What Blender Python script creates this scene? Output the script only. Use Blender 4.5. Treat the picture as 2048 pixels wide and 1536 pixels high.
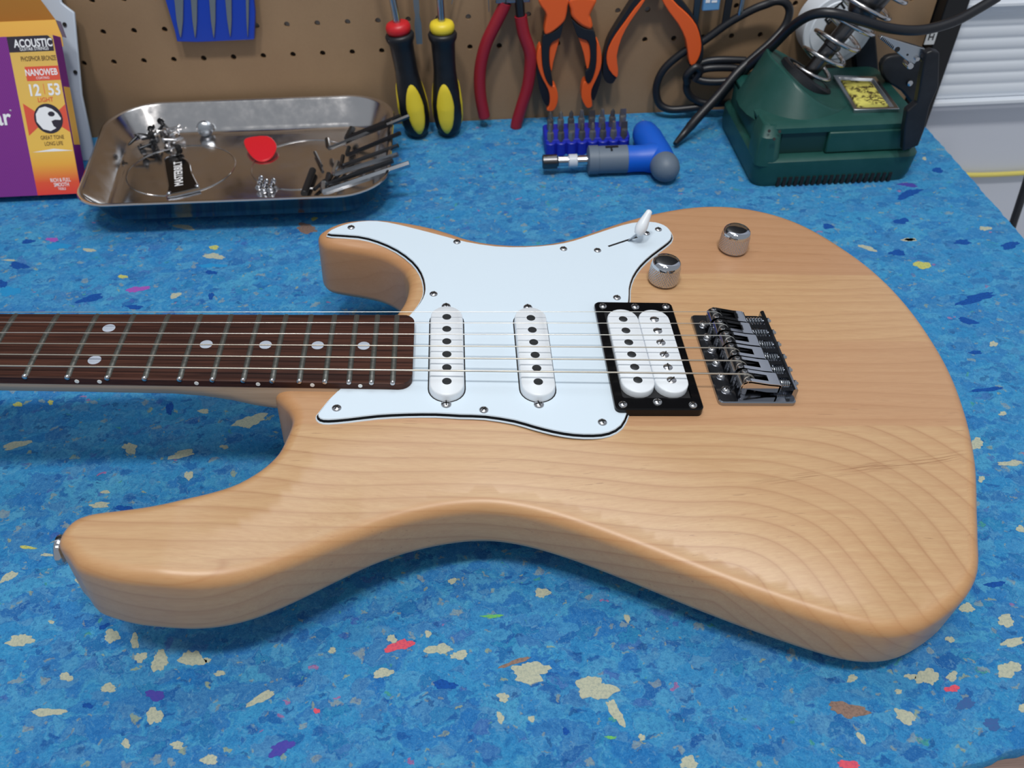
import bpy, bmesh, math, random
from math import sin, cos, pi, radians, sqrt, atan2
from mathutils import Vector, Matrix, geometry
for _o in list(bpy.data.objects): bpy.data.objects.remove(_o)
scene = bpy.context.scene
COL = scene.collection
MM = 0.001

# ------------------------------------------------------------------ camera, world, lights, exposure
cam_d = bpy.data.cameras.new('camera'); cam = bpy.data.objects.new('camera', cam_d); COL.objects.link(cam)
_r = Vector((0.9981697, -0.0573779, -0.0191044)); _d = Vector((-0.0536089, -0.6933320, -0.7186215)); _f = Vector((0.0279873, 0.7183304, -0.6951390))
cam.matrix_world = Matrix(((_r.x, -_d.x, -_f.x, .5165), (_r.y, -_d.y, -_f.y, -.3386), (_r.z, -_d.z, -_f.z, .3738), (0, 0, 0, 1)))
cam_d.sensor_width = 36; cam_d.lens = 1661.57/2048*36
cam_d.clip_start = .01; cam_d.clip_end = 20
cam_d.dof.use_dof = True; cam_d.dof.focus_distance = .46; cam_d.dof.aperture_fstop = 13
scene.camera = cam
world = bpy.data.worlds.new('room_light'); scene.world = world; world.use_nodes = True
_bg = world.node_tree.nodes['Background']; _bg.inputs[0].default_value = (.86, .92, 1, 1); _bg.inputs[1].default_value = .37
def lamp(name, loc, power, size, aim=(.52, .05, 0), shape='DISK', col=(1, .97, .93)):
    l = bpy.data.lights.new(name, 'AREA'); l.shape = shape; l.size = size; l.energy = power; l.color = col
    o = bpy.data.objects.new(name, l); COL.objects.link(o); o.location = loc
    o.rotation_euler = (Vector(aim)-Vector(loc)).to_track_quat('-Z', 'Y').to_euler(); return o
lamp('ceiling_downlight', (.30, -.52, 1.75), 10.3, .20)
lamp('ceiling_downlight', (.78, -.50, 1.75), 10.3, .20)
lamp('added_fill', (.55, .31, 1.05), 2.7, .5, aim=(.55, .33, 0), shape='SQUARE', col=(.9, .96, 1))  # added soft fill to brighten the far mat, not a known fixture
scene.view_settings.view_transform = 'Standard'; scene.view_settings.look = 'None'
scene.view_settings.exposure = 0; scene.view_settings.gamma = 1; scene.view_settings.use_curve_mapping = False

# ------------------------------------------------------------------ measured data (millimetres)
BODY = [(405.2,-25.5),(409.0,-31.8),(413.4,-37.4),(416.3,-45.5),(414.2,-57.4),(412.1,-64.5),(408.3,-70.6),(402.3,-77.0),(392.5,-84.5),(381.1,-90.6),(369.6,-95.0),(357.9,-98.0),(346.5,-99.9),(336.7,-101.6),(330.0,-105.1),(326.8,-111.1),(326.8,-118.0),(332.0,-123.5),(337.9,-129.9),(346.9,-133.7),(357.0,-136.5),(368.0,-138.0),(380.5,-139.0),(393.5,-138.1),(406.3,-134.7),(418.9,-129.0),(431.5,-121.9),(444.5,-114.2),(457.9,-106.7),(471.4,-100.9),(483.9,-97.0),(495.9,-94.4),(507.1,-93.1),(517.9,-93.3),(528.8,-95.2),(540.3,-98.6),(553.6,-103.8),(567.4,-110.2),(581.0,-117.0),(594.3,-123.9),(607.5,-130.9),(621.2,-137.9),(636.4,-145.1),(651.5,-151.8),(664.2,-157.0),(674.6,-160.6),(684.6,-162.5),(694.4,-162.4),(705.1,-159.8),(717.5,-154.0),(729.7,-145.9),(739.4,-134.7),(746.7,-118.4),(753.7,-101.9),(760.6,-85.9),(767.2,-68.8),(772.9,-51.6),(777.5,-33.7),(781.1,-15.4),(783.2,2.9),(783.8,22.0),(783.2,42.1),(780.9,61.5),(776.8,80.2),(770.4,98.7),(761.4,116.4),(751.2,132.6),(739.7,145.7),(725.5,155.9),(710.3,162.2),(696.7,165.1),(684.0,165.7),(671.2,164.5),(655.3,160.7),(634.6,153.1),(612.5,142.4),(592.1,130.4),(574.9,120.6),(556.7,114.2),(538.3,112.4),(521.3,114.1),(508.3,118.2),(497.7,124.0),(487.5,129.2),(477.3,133.1),(467.2,136.0),(457.1,138.0),(447.0,138.7),(437.1,137.9),(428.2,135.6),(421.1,131.6),(415.5,126.3),(411.5,119.8),(413.2,113.6),(418.1,108.8),(429.2,105.5),(440.8,102.7),(451.0,99.0),(460.1,92.7),(467.0,84.4),(470.4,75.7),(471.1,66.9),(470.0,56.9),(467.3,47.0),(461.8,36.3),(450.6,23.7),(429.9,4.8),(410.5,-14.3)]
GUARD = [(439.9,-26.8),(437.4,-30.9),(434.8,-35.3),(430.8,-44.1),(430.2,-45.9),(431.5,-48.2),(435.4,-48.9),(444.9,-47.8),(459.2,-45.4),(473.8,-44.3),(488.5,-44.1),(500.7,-45.0),(513.6,-45.6),(528.4,-48.8),(538.0,-52.6),(547.6,-56.0),(557.3,-58.2),(567.2,-58.7),(575.2,-57.3),(582.0,-52.5),(586.5,-44.0),(589.0,-36.0),(591.0,0.0),(596.0,36.0),(602.1,48.5),(604.6,61.9),(608.8,74.1),(615.8,86.4),(625.5,98.5),(635.2,108.7),(641.1,115.7),(643.1,122.5),(641.7,129.5),(637.4,134.0),(630.9,135.7),(618.6,133.9),(604.2,126.9),(590.0,118.8),(576.2,111.1),(562.9,106.2),(543.7,103.0),(525.0,103.2),(506.4,107.6),(494.0,112.8),(475.1,120.9),(455.9,128.1),(443.2,129.4),(431.0,126.0),(422.8,120.1),(419.5,116.1),(420.9,114.4),(438.1,112.9),(450.7,107.9),(463.4,98.6),(473.5,86.4),(479.1,74.4),(481.4,62.7),(481.3,53.2),(478.6,43.9),(474.9,35.8),(472.0,30.0),(466.0,10.0),(454.0,-8.0),(446.0,-18.0)]
GSCREW = [(432.8,121.1),(500.6,107.2),(568.7,101.8),(590.6,100.8),(626.2,121.5),(635.2,126.5),(486.3,52.9),(595.9,51.9),(438.7,-41.5),(512.8,-42.5),(572.9,-51.1)]
PSCREW = [(493.4,-38.1),(540.6,-38.4)]
SLOT = [(598.3,105.6),(619.2,117.2),(612.6,113.5)]
TIP = [(617.3,108.9,13.0),(622.8,114.8,24.0)]
RSCREW = [(585.3,39.8),(604.5,39.7),(622.9,40.1),(584.6,-41.2),(603.1,-39.3),(621.5,-41.4)]
KNOB = [(629.7,73.7),(683.2,109.6)]
DOT = [(313.9,13.7),(313.8,-11.5),(367.3,1.5),(397.8,1.5),(424.8,1.5),(448.7,1.4)]
SDOT = [(309.7,-25.4),(318.3,-25.3),(367.4,-26.0),(397.8,-26.9),(425.2,-27.2),(449.5,-27.6)]
STRAP = [(320.3,-107.3),(323.2,-106.8)]
CHIPS = [('c',277.5,-116.4,7.0,-0.5,1.2,-3.2),('c',322.7,-117.1,4.4,-0.3,0.9,-3.2),('c',334.8,-120.7,2.2,-0.1,1.1,-4.0),('c',349.9,-132.2,3.9,-0.3,1.4,-5.8),('c',365.4,-132.1,5.7,-0.4,1.0,-4.6),('c',373.0,-133.4,1.6,-0.1,0.3,-1.5),('c',380.4,-140.7,2.5,-0.2,0.3,-1.5),('c',306.7,-137.6,3.2,-0.2,0.7,-2.3),('c',328.8,-144.6,4.2,-0.3,0.6,-2.1),('c',304.1,-154.7,7.2,-0.5,0.7,-2.1),('c',354.2,-159.7,3.4,-0.2,1.1,-4.5),('c',402.2,-154.5,6.8,4.0,1.1,-1.6),('c',344.5,-171.9,2.0,-0.1,0.5,-2.0),('c',383.8,-181.6,3.3,-0.2,0.5,-2.6),('c',340.0,-129.7,3.2,-0.2,0.7,-2.7),('c',257.6,-78.2,2.9,3.2,1.8,-2.0),('c',296.0,-83.6,1.9,-0.1,0.6,-2.0),('c',289.5,-107.1,1.6,-0.1,0.3,-1.0),('c',367.9,-174.1,3.3,-0.2,0.4,-1.7),('p',352.1,-149.7,4.9,-0.3,0.6,-2.5),('p',415.1,-178.5,5.3,1.7,1.4,-2.8),('b',317.1,-111.5,2.5,0.9,0.7,-1.2),('b',321.7,-152.7,2.4,-0.2,0.4,-1.4),('c',485.3,-135.2,6.2,-0.4,0.0,-2.9),('c',495.2,-139.1,4.3,-0.3,-0.0,-2.2),('c',529.0,-150.0,9.3,-0.6,-0.4,-4.9),('c',558.6,-160.2,9.1,-0.6,-0.7,-5.6),('c',566.5,-172.0,2.3,-5.6,-2.5,-1.2),('c',515.4,-161.6,2.9,-0.2,-0.1,-2.1),('c',513.6,-171.2,1.6,-0.1,-0.1,-2.9),('c',458.8,-145.7,4.7,-0.3,0.1,-2.5),('c',538.2,-107.5,3.5,-0.2,-0.3,-3.2),('c',479.9,-126.7,1.4,-0.1,0.0,-2.3),('c',492.1,-97.3,2.0,-0.1,-0.0,-1.9),('c',433.3,-132.4,1.9,-0.1,0.2,-1.6),('c',579.3,-124.9,1.7,-0.1,-0.3,-2.1),('c',527.8,-172.6,1.8,-0.1,-0.1,-1.3),('c',595.1,-196.6,4.3,-0.3,-0.5,-2.5),('c',576.5,-184.3,1.4,-0.1,-0.3,-1.6),('c',462.1,-128.1,2.4,-0.2,0.1,-2.3),('r',466.1,-132.0,6.4,1.5,0.8,-2.9),('r',429.0,-162.4,1.4,-0.1,0.2,-1.4),('g',512.1,-119.1,4.9,-0.3,-0.0,-1.1),('g',562.6,-183.4,2.6,-0.2,-0.1,-0.7),('b',488.1,-153.6,5.5,-0.4,0.0,-2.4),('b',542.8,-179.4,1.4,-0.1,-0.2,-1.8),('k',521.9,-144.5,7.2,2.3,0.3,-1.2),('c',714.7,-164.7,5.0,-0.3,-1.9,-4.4),('c',707.0,-164.2,2.7,-0.2,-0.6,-1.4),('c',754.1,-163.9,5.5,-0.4,-2.0,-4.0),('c',765.0,-139.0,4.3,-0.3,-1.5,-3.1),('c',762.8,-150.4,6.7,1.3,-0.5,-2.0),('c',697.0,-182.7,4.2,-2.7,-2.1,-2.3),('c',726.3,-165.5,2.7,-0.2,-1.0,-2.3),('c',698.5,-171.0,1.8,-0.1,-0.5,-1.1),('c',679.4,-163.3,2.3,-0.2,-0.7,-1.9),('c',733.6,-146.9,2.3,-0.2,-0.7,-1.5),('c',751.4,-182.2,1.8,-0.1,-0.9,-1.8),('c',673.8,-190.9,0.6,-2.7,-1.4,-0.6),('k',672.6,-177.9,8.5,-1.4,-1.5,-3.3),('r',723.7,-171.3,3.6,-0.2,-0.7,-1.6),('r',664.1,-202.2,5.1,-0.3,-0.7,-2.0),('d',726.7,-178.7,4.0,-0.3,-1.2,-2.7),('d',734.2,-188.7,3.9,-0.3,-1.2,-2.6),('c',803.7,-24.6,4.0,-0.3,-2.1,-4.5),('c',816.4,-40.8,6.7,-0.5,-1.1,-2.1),('c',830.9,-1.7,2.6,-0.2,-0.8,-1.6),('c',794.3,-50.9,2.0,-0.1,-1.0,-2.1),('c',799.3,-86.0,2.1,-0.1,-1.3,-2.5),('c',749.2,-130.7,2.9,-1.7,-2.0,-2.4),('b',769.5,-118.6,4.9,-0.3,-0.8,-1.7),('c',226.5,17.6,8.5,2.9,1.4,-2.5),('c',297.3,9.6,4.6,-0.3,1.2,-4.3),('c',330.1,2.2,7.2,1.6,1.2,-3.1),('c',366.8,27.2,8.6,2.7,1.9,-5.2),('c',335.8,37.9,3.0,-0.2,0.5,-2.4),('c',338.0,-14.9,2.4,-0.2,0.8,-3.7),('c',291.9,-33.2,6.3,-0.5,0.6,-2.0),('c',292.2,-23.8,2.4,-0.2,0.4,-1.5),('c',354.6,6.4,2.5,-0.2,0.3,-1.7),('c',273.7,-65.7,3.7,-0.3,0.4,-1.1),('y',235.0,53.5,2.0,-0.1,0.7,-2.0),('y',214.4,53.2,3.6,-0.3,0.6,-1.8),('y',260.7,-59.9,4.8,-1.3,0.2,-1.1),('b',306.3,-36.6,4.7,-0.3,0.6,-2.2),('b',313.4,42.0,2.2,-0.2,1.5,-6.1),('c',275.8,251.9,8.2,-3.5,0.4,-3.6),('c',308.4,208.3,8.0,-0.7,0.8,-3.8),('c',207.1,225.3,5.6,-0.5,0.7,-2.2),('c',289.9,160.5,4.6,1.8,1.0,-2.6),('c',148.3,216.6,5.6,-0.5,0.4,-1.1),('y',306.0,220.5,4.4,-0.4,0.5,-2.6),('y',243.8,187.3,3.6,-0.3,0.7,-2.4),('y',380.6,255.0,2.6,-0.2,0.3,-2.8),('m',259.4,170.5,7.7,1.2,1.2,-3.5),('m',172.6,242.8,5.7,-0.5,0.9,-2.7),('b',158.5,208.5,7.4,-0.6,1.7,-4.6),('b',227.6,161.9,9.4,2.1,1.5,-3.8),('b',262.9,148.9,6.3,-0.5,0.7,-2.6),('b',154.5,185.9,3.6,-0.3,1.9,-5.0),('b',316.3,157.4,1.9,-0.2,1.0,-4.9),('b',310.3,187.1,4.2,-0.4,0.6,-2.8),('b',153.8,241.8,5.7,-0.5,1.0,-2.9),('k',375.8,241.6,9.1,-4.9,-0.2,-6.1),('t',309.7,195.8,9.7,-0.8,0.6,-2.9),('t',180.2,233.0,8.8,-0.8,1.8,-5.5),('t',163.6,175.6,7.1,-0.6,2.5,-6.8),('c',812.4,176.7,5.9,-3.9,-1.3,-2.4),('c',848.0,184.7,5.0,-0.4,-1.0,-2.6),('c',913.3,194.8,4.4,-0.4,-1.5,-3.1),('c',855.4,61.3,2.4,-0.2,-1.4,-2.9),('b',832.6,168.5,6.4,0.4,-1.3,-3.7),('b',887.4,178.0,6.8,-0.6,-1.3,-3.0),('b',866.4,109.7,15.5,3.4,-1.5,-4.4),('b',849.4,85.7,5.9,-1.9,-1.7,-3.0),('b',839.8,54.0,4.8,-0.4,-0.7,-1.6),('b',792.5,208.1,5.1,-0.4,-1.1,-3.1),('b',852.6,210.6,5.7,-0.5,-1.6,-4.1),('b',831.6,19.4,9.6,0.4,-0.8,-2.0),('y',845.1,151.7,7.2,-0.6,-1.7,-4.0),('p',879.7,263.6,6.8,-1.8,-1.5,-3.3),('b',921.1,170.8,8.1,1.1,-1.8,-4.3),('b',914.0,284.8,5.0,-0.5,-1.7,-4.0),('b',875.0,250.0,12.1,4.1,-1.3,-5.1),('c',911.1,305.4,1.9,-0.2,-1.1,-2.7),('c',849.2,184.9,4.5,-0.4,-0.7,-1.8)]
POUCH = [(267.3,408.0,126.6),(261.7,408.0,99.4),(261.0,408.0,90.0),(278.0,408.0,88.8),(327.6,408.0,88.9),(333.7,408.0,111.3),(337.9,408.0,123.9)]
FILES = [[(273.4,403.0,125.7),(265.5,403.0,93.9),17],[(285.9,403.0,125.2),(277.9,403.0,93.0),12],[(301.1,403.0,124.6),(293.7,403.0,92.3),12],[(314.4,403.0,124.1),(308.0,403.0,92.6),12],[(330.2,403.0,123.5),(322.8,403.0,91.5),6]]
DRV = [[(455.2,388.0,105.8),(463.7,388.0,0.7)],[(493.0,388.0,105.1),(491.8,388.0,0.3)]]
THIN = [[(472.5,398.0,119.6),(471.8,398.0,82.5)],[(504.3,405.0,119.3),(502.1,405.0,112.7)],[(534.1,405.0,114.8),(534.1,405.0,104.8)]]
RED_ = [[(549.1,400.0,120.3),(548.1,400.0,113.8),(546.1,400.0,108.8),(539.3,400.0,96.5),(531.0,400.0,80.8),(525.5,400.0,63.7),(523.2,400.0,47.6),(523.3,400.0,30.9),(525.4,400.0,14.5),(526.0,400.0,9.6)],[(559.8,398.0,120.5),(560.4,398.0,111.9),(561.1,398.0,103.0),(563.6,398.0,87.9),(569.0,398.0,70.6),(568.9,398.0,54.6),(566.4,398.0,38.3),(561.3,398.0,21.5),(556.2,398.0,4.3),(555.7,398.0,-1.0)]]
PLY = {'OU':[(577.9,400.0,118.5),(577.5,400.0,112.4),(580.3,400.0,108.5),(583.2,400.0,103.4),(582.3,400.0,95.8),(581.6,400.0,87.1),(587.0,400.0,87.8),(593.5,400.0,92.1),(598.7,400.0,97.0),(600.5,400.0,101.4),(601.6,400.0,110.2),(601.4,400.0,117.6)],'OB':[(581.6,400.0,86.8),(589.0,400.0,88.1),(594.8,400.0,92.4),(598.7,400.0,96.7),(597.5,400.0,92.0),(595.7,400.0,83.6),(589.8,400.0,80.5),(586.8,400.0,76.7),(586.2,400.0,69.4),(586.7,400.0,59.1),(588.9,400.0,48.6),(589.8,400.0,39.4),(586.2,400.0,41.7),(582.7,400.0,48.9),(580.2,400.0,59.4),(579.5,400.0,76.3),(580.4,400.0,84.2)],'OS':[(578.8,400.0,76.4),(576.1,400.0,73.1),(574.8,400.0,65.8),(576.5,400.0,56.1),(580.7,400.0,45.5),(585.6,400.0,36.1),(587.4,400.0,27.3),(586.8,400.0,20.0),(584.4,400.0,16.1),(587.9,400.0,14.4),(592.1,400.0,16.1),(594.8,400.0,23.3),(594.7,400.0,32.0),(591.8,400.0,39.3),(589.8,400.0,39.4),(586.2,400.0,41.7),(582.7,400.0,48.9),(580.2,400.0,59.4),(579.5,400.0,69.6)],'OI':[(595.1,400.0,82.0),(589.8,400.0,79.9),(586.8,400.0,76.0),(586.3,400.0,66.0),(587.0,400.0,57.7),(588.8,400.0,52.1),(590.1,400.0,60.4),(592.6,400.0,70.4)],'OR':[(575.0,400.0,59.6),(575.5,400.0,49.2),(577.2,400.0,38.6),(580.1,400.0,27.6),(583.6,400.0,20.2),(586.8,400.0,20.0),(587.4,400.0,27.3),(585.6,400.0,36.1),(580.7,400.0,45.5),(576.5,400.0,56.1)],'QU':[(603.0,400.0,117.5),(604.0,400.0,107.6),(605.1,400.0,101.2),(610.6,400.0,95.3),(616.7,400.0,91.2),(624.0,400.0,89.3),(623.0,400.0,97.3),(621.4,400.0,101.9),(624.4,400.0,108.0),(625.3,400.0,116.7)],'QB':[(605.2,400.0,99.3),(610.6,400.0,94.6),(617.3,400.0,90.5),(624.7,400.0,88.9),(626.9,400.0,84.2),(628.4,400.0,74.3),(629.1,400.0,60.7),(627.9,400.0,50.4),(624.9,400.0,42.1),(621.5,400.0,40.9),(619.5,400.0,47.3),(619.6,400.0,52.9),(622.9,400.0,55.5),(623.5,400.0,64.4),(622.4,400.0,74.5),(619.8,400.0,79.9),(611.7,400.0,82.9),(608.1,400.0,91.5)],'QI':[(612.4,400.0,82.2),(619.1,400.0,80.0),(622.4,400.0,74.5),(623.5,400.0,64.4),(622.6,400.0,55.5),(621.0,400.0,52.8),(617.7,400.0,66.7),(613.9,400.0,77.5)],'QS':[(628.6,400.0,78.2),(631.5,400.0,74.1),(633.7,400.0,63.9),(633.3,400.0,53.7),(629.7,400.0,43.3),(626.0,400.0,34.2),(626.0,400.0,26.3),(627.4,400.0,18.1),(623.3,400.0,16.1),(620.3,400.0,19.2),(616.8,400.0,27.4),(617.4,400.0,38.2),(619.7,400.0,42.4),(621.5,400.0,40.9),(624.9,400.0,42.1),(627.9,400.0,50.4),(629.1,400.0,60.7)],'QR':[(634.4,400.0,57.1),(634.5,400.0,43.1),(632.3,400.0,32.5),(629.3,400.0,23.2),(627.1,400.0,24.0),(625.9,400.0,28.5),(626.3,400.0,34.9),(629.7,400.0,43.3),(633.3,400.0,53.7)]}
NIP = {'LO':[(668.3,400.0,114.3),(660.6,400.0,105.5),(652.9,400.0,94.4),(645.1,400.0,83.1),(639.8,400.0,72.5),(638.3,400.0,62.6),(641.0,400.0,52.4),(648.8,400.0,44.1),(649.4,400.0,52.1),(647.4,400.0,64.5),(650.7,400.0,80.7),(657.2,400.0,94.2),(665.3,400.0,106.3),(669.9,400.0,114.3)],'LB':[(661.9,400.0,115.6),(651.4,400.0,99.7),(642.8,400.0,85.3),(638.0,400.0,74.7),(635.6,400.0,59.4),(636.3,400.0,45.8),(640.1,400.0,39.3),(645.8,400.0,38.4),(648.4,400.0,43.0),(648.8,400.0,44.1),(641.0,400.0,52.4),(638.3,400.0,62.6),(639.8,400.0,72.5),(645.1,400.0,83.1),(652.9,400.0,94.4),(660.6,400.0,105.5),(668.3,400.0,114.3)],'RO':[(682.1,400.0,113.8),(690.4,400.0,101.2),(699.8,400.0,90.4),(708.0,400.0,77.2),(711.7,400.0,65.0),(714.8,400.0,54.3),(718.4,400.0,52.4),(722.1,400.0,57.9),(723.7,400.0,66.7),(721.8,400.0,76.7),(716.3,400.0,88.7),(707.4,400.0,98.5),(697.9,400.0,106.1),(689.6,400.0,113.5)],'RB':[(689.6,400.0,113.5),(697.9,400.0,106.1),(707.4,400.0,98.5),(716.3,400.0,88.7),(721.8,400.0,76.7),(723.7,400.0,66.7),(722.1,400.0,57.9),(718.4,400.0,52.4),(714.8,400.0,54.3),(715.8,400.0,50.9),(721.6,400.0,49.5),(726.4,400.0,55.5),(726.2,400.0,66.6),(723.1,400.0,77.7),(717.1,400.0,90.7),(708.0,400.0,102.6),(697.0,400.0,113.2)]}
BAR = [(709.8,403.0,110.7),(713.8,403.0,87.1),(719.0,403.0,84.7),(717.2,403.0,110.4)]
TAG = [(719.8,400.0,112.6),(720.2,400.0,100.0),(735.2,400.0,100.3),(734.2,400.0,112.0)]
STRAPB = [(741.5,405.0,110.0),(740.6,405.0,81.8),(747.0,405.0,84.1),(747.7,405.0,109.8)]
ROD = [(755.5,402.0,110.5),(755.0,402.0,98.8),(754.1,402.0,91.1)]
CORDA = [(696.2,342.6,5.0),(705.8,352.0,9.7),(718.6,358.0,22.3),(735.9,366.0,38.0),(752.6,374.0,55.1),(770.1,382.0,67.0),(783.4,388.0,76.0),(794.0,393.0,86.4),(796.5,395.0,98.2),(791.8,396.0,105.3),(783.8,397.0,107.0),(776.6,399.0,104.0),(765.1,401.0,98.9),(746.2,404.0,86.8),(726.7,405.0,71.7),(710.4,406.0,62.2),(694.1,406.0,47.5),(688.3,406.0,31.0),(691.5,404.0,15.6),(701.9,401.0,9.7),(720.0,399.0,10.8),(742.0,398.0,13.6)]
CORDB = [(938.7,330.0,127.3),(922.3,325.0,120.1),(903.2,320.0,113.0),(878.2,318.0,108.4),(851.8,318.0,110.7),(823.8,318.0,118.6),(804.4,320.0,123.5),(792.8,326.0,121.8),(786.3,336.0,114.1),(781.7,350.0,100.2),(774.2,362.0,81.1),(761.6,376.0,58.2),(751.2,388.0,35.8),(743.7,394.0,17.9)]
CORDC = [(766.1,398.0,55.1),(741.2,400.0,55.8),(726.0,402.0,52.4),(717.5,400.0,45.4),(727.9,394.0,39.4),(750.4,390.0,40.1),(761.4,392.0,44.4),(759.3,396.0,48.8),(732.8,398.0,49.3),(721.2,400.0,43.6),(715.0,398.0,41.0),(715.6,398.0,28.7),(724.0,398.0,19.9),(737.2,396.0,16.3),(757.8,396.0,16.3)]
YEL_ = [(993.5,428.0,-90.8),(1020.9,428.0,-91.7),(1046.1,428.0,-93.6),(1070.9,428.0,-94.3),(1102.6,428.0,-94.1),(1141.6,428.0,-93.1)]
BLK = [(999.2,300.0,25.6),(1009.0,300.0,-13.2),(1013.8,300.0,-46.8),(1017.6,300.0,-76.9),(1025.6,300.0,-123.9)]
REEL = [(842.1,404.0,82.4)]
BTOOL = [(860.8,404.0,106.6),(868.8,404.0,77.8),(871.5,404.0,64.7),(865.7,404.0,57.1),(869.6,404.0,47.7),(875.8,404.0,31.7),(897.6,404.0,30.7),(887.6,404.0,57.1),(879.9,404.0,77.3),(869.8,404.0,106.2)]
BPLATE = [(872.4,350.0,57.8),(867.7,350.0,67.7),(870.9,350.0,74.6),(879.1,350.0,76.4),(894.4,350.0,76.1),(908.9,350.0,65.1),(922.0,350.0,25.7),(918.0,350.0,21.1),(893.7,350.0,43.3),(880.2,350.0,50.7)]
ARM = [(856.8,268.0,113.5),(860.8,268.0,115.3),(867.1,268.0,113.5),(875.6,268.0,86.3),(873.9,268.0,71.3),(876.2,268.0,52.2),(875.8,268.0,36.9),(864.3,268.0,32.5),(859.2,268.0,53.0),(856.7,268.0,67.5),(862.7,268.0,73.9),(859.3,268.0,94.1)]
CLIP = [(820.6,270.0,123.6),(821.9,270.0,125.4),(859.1,270.0,113.8),(858.9,270.0,109.6),(853.2,270.0,102.2),(847.1,270.0,105.5)]
HST = [(929.8,399.0,72.7),(936.3,399.0,73.8),(941.1,399.0,62.4),(935.8,399.0,60.3)]
IRON = [(799.9,340.0,67.6),(841.2,352.0,132.9)]
PLATE = [(242.8,335.6,14.0),(241.0,346.3,14.0),(246.4,351.2,14.0),(254.0,348.7,14.0),(264.5,337.1,14.0),(270.7,318.4,14.0),(282.8,291.7,14.0),(281.1,287.8,14.0),(259.0,280.3,14.0),(256.1,294.1,14.0)]
PLTX = [(252.6,322.5),(253.8,341.5),(266.6,291.4)]
PICK = [(309.4,358.9),(311.7,366.1),(329.4,367.2),(338.2,356.2),(338.5,345.2),(334.3,335.7),(325.9,333.9),(317.0,342.7)]
FLOORC = [(259.6,332.5),(215.2,336.6),(366.1,333.2)]
HEX = [[(404.6,361.8,22.0),(451.9,354.9,42.0)],[(387.0,337.6,22.0),(459.9,348.5,42.0)],[(401.2,350.0,22.0),(439.6,339.2,42.0)],[(403.2,327.2,22.0),(453.3,317.9,42.0)],[(400.8,305.9,22.0),(451.9,302.3,42.0)],[(396.0,289.7,22.0),(452.7,281.2,42.0)],[(390.2,266.3,22.0),(462.4,269.8,42.0)],[(391.2,276.4,22.0),(449.2,271.0,42.0)]]
BROD = [(375.6,311.2,17.0),(372.7,272.4,17.0)]
SPR = [[(333.1,304.3,16.0),(333.2,285.5,16.0)],[(338.5,299.7,16.0),(338.0,278.8,16.0)],[(344.5,299.1,16.0),(343.5,280.6,16.0)]]
PILE = [(216.3,409.1),(230.6,397.8),(219.5,387.2),(240.4,385.2),(231.9,373.6),(221.8,360.6),(230.9,359.8),(245.6,363.0),(230.5,407.8),(237.1,409.2),(216.3,356.6),(234.2,382.9),(246.9,353.7),(221.8,374.6),(223.5,398.5),(240.4,375.7)]
SLV = [(169.0,370.0,0.0),(171.6,386.5,54.8),(180.0,400.6,101.4),(183.1,405.6,118.1),(178.1,406.9,122.4),(174.5,407.9,125.8),(176.6,411.8,138.5),(92.3,412.6,141.4),(92.3,370,0.0)]
TRAYF = [(834.8,359.1,51.0),(869.1,352.5,51.0),(865.8,292.5,51.0),(829.9,294.2,51.0)]


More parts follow.
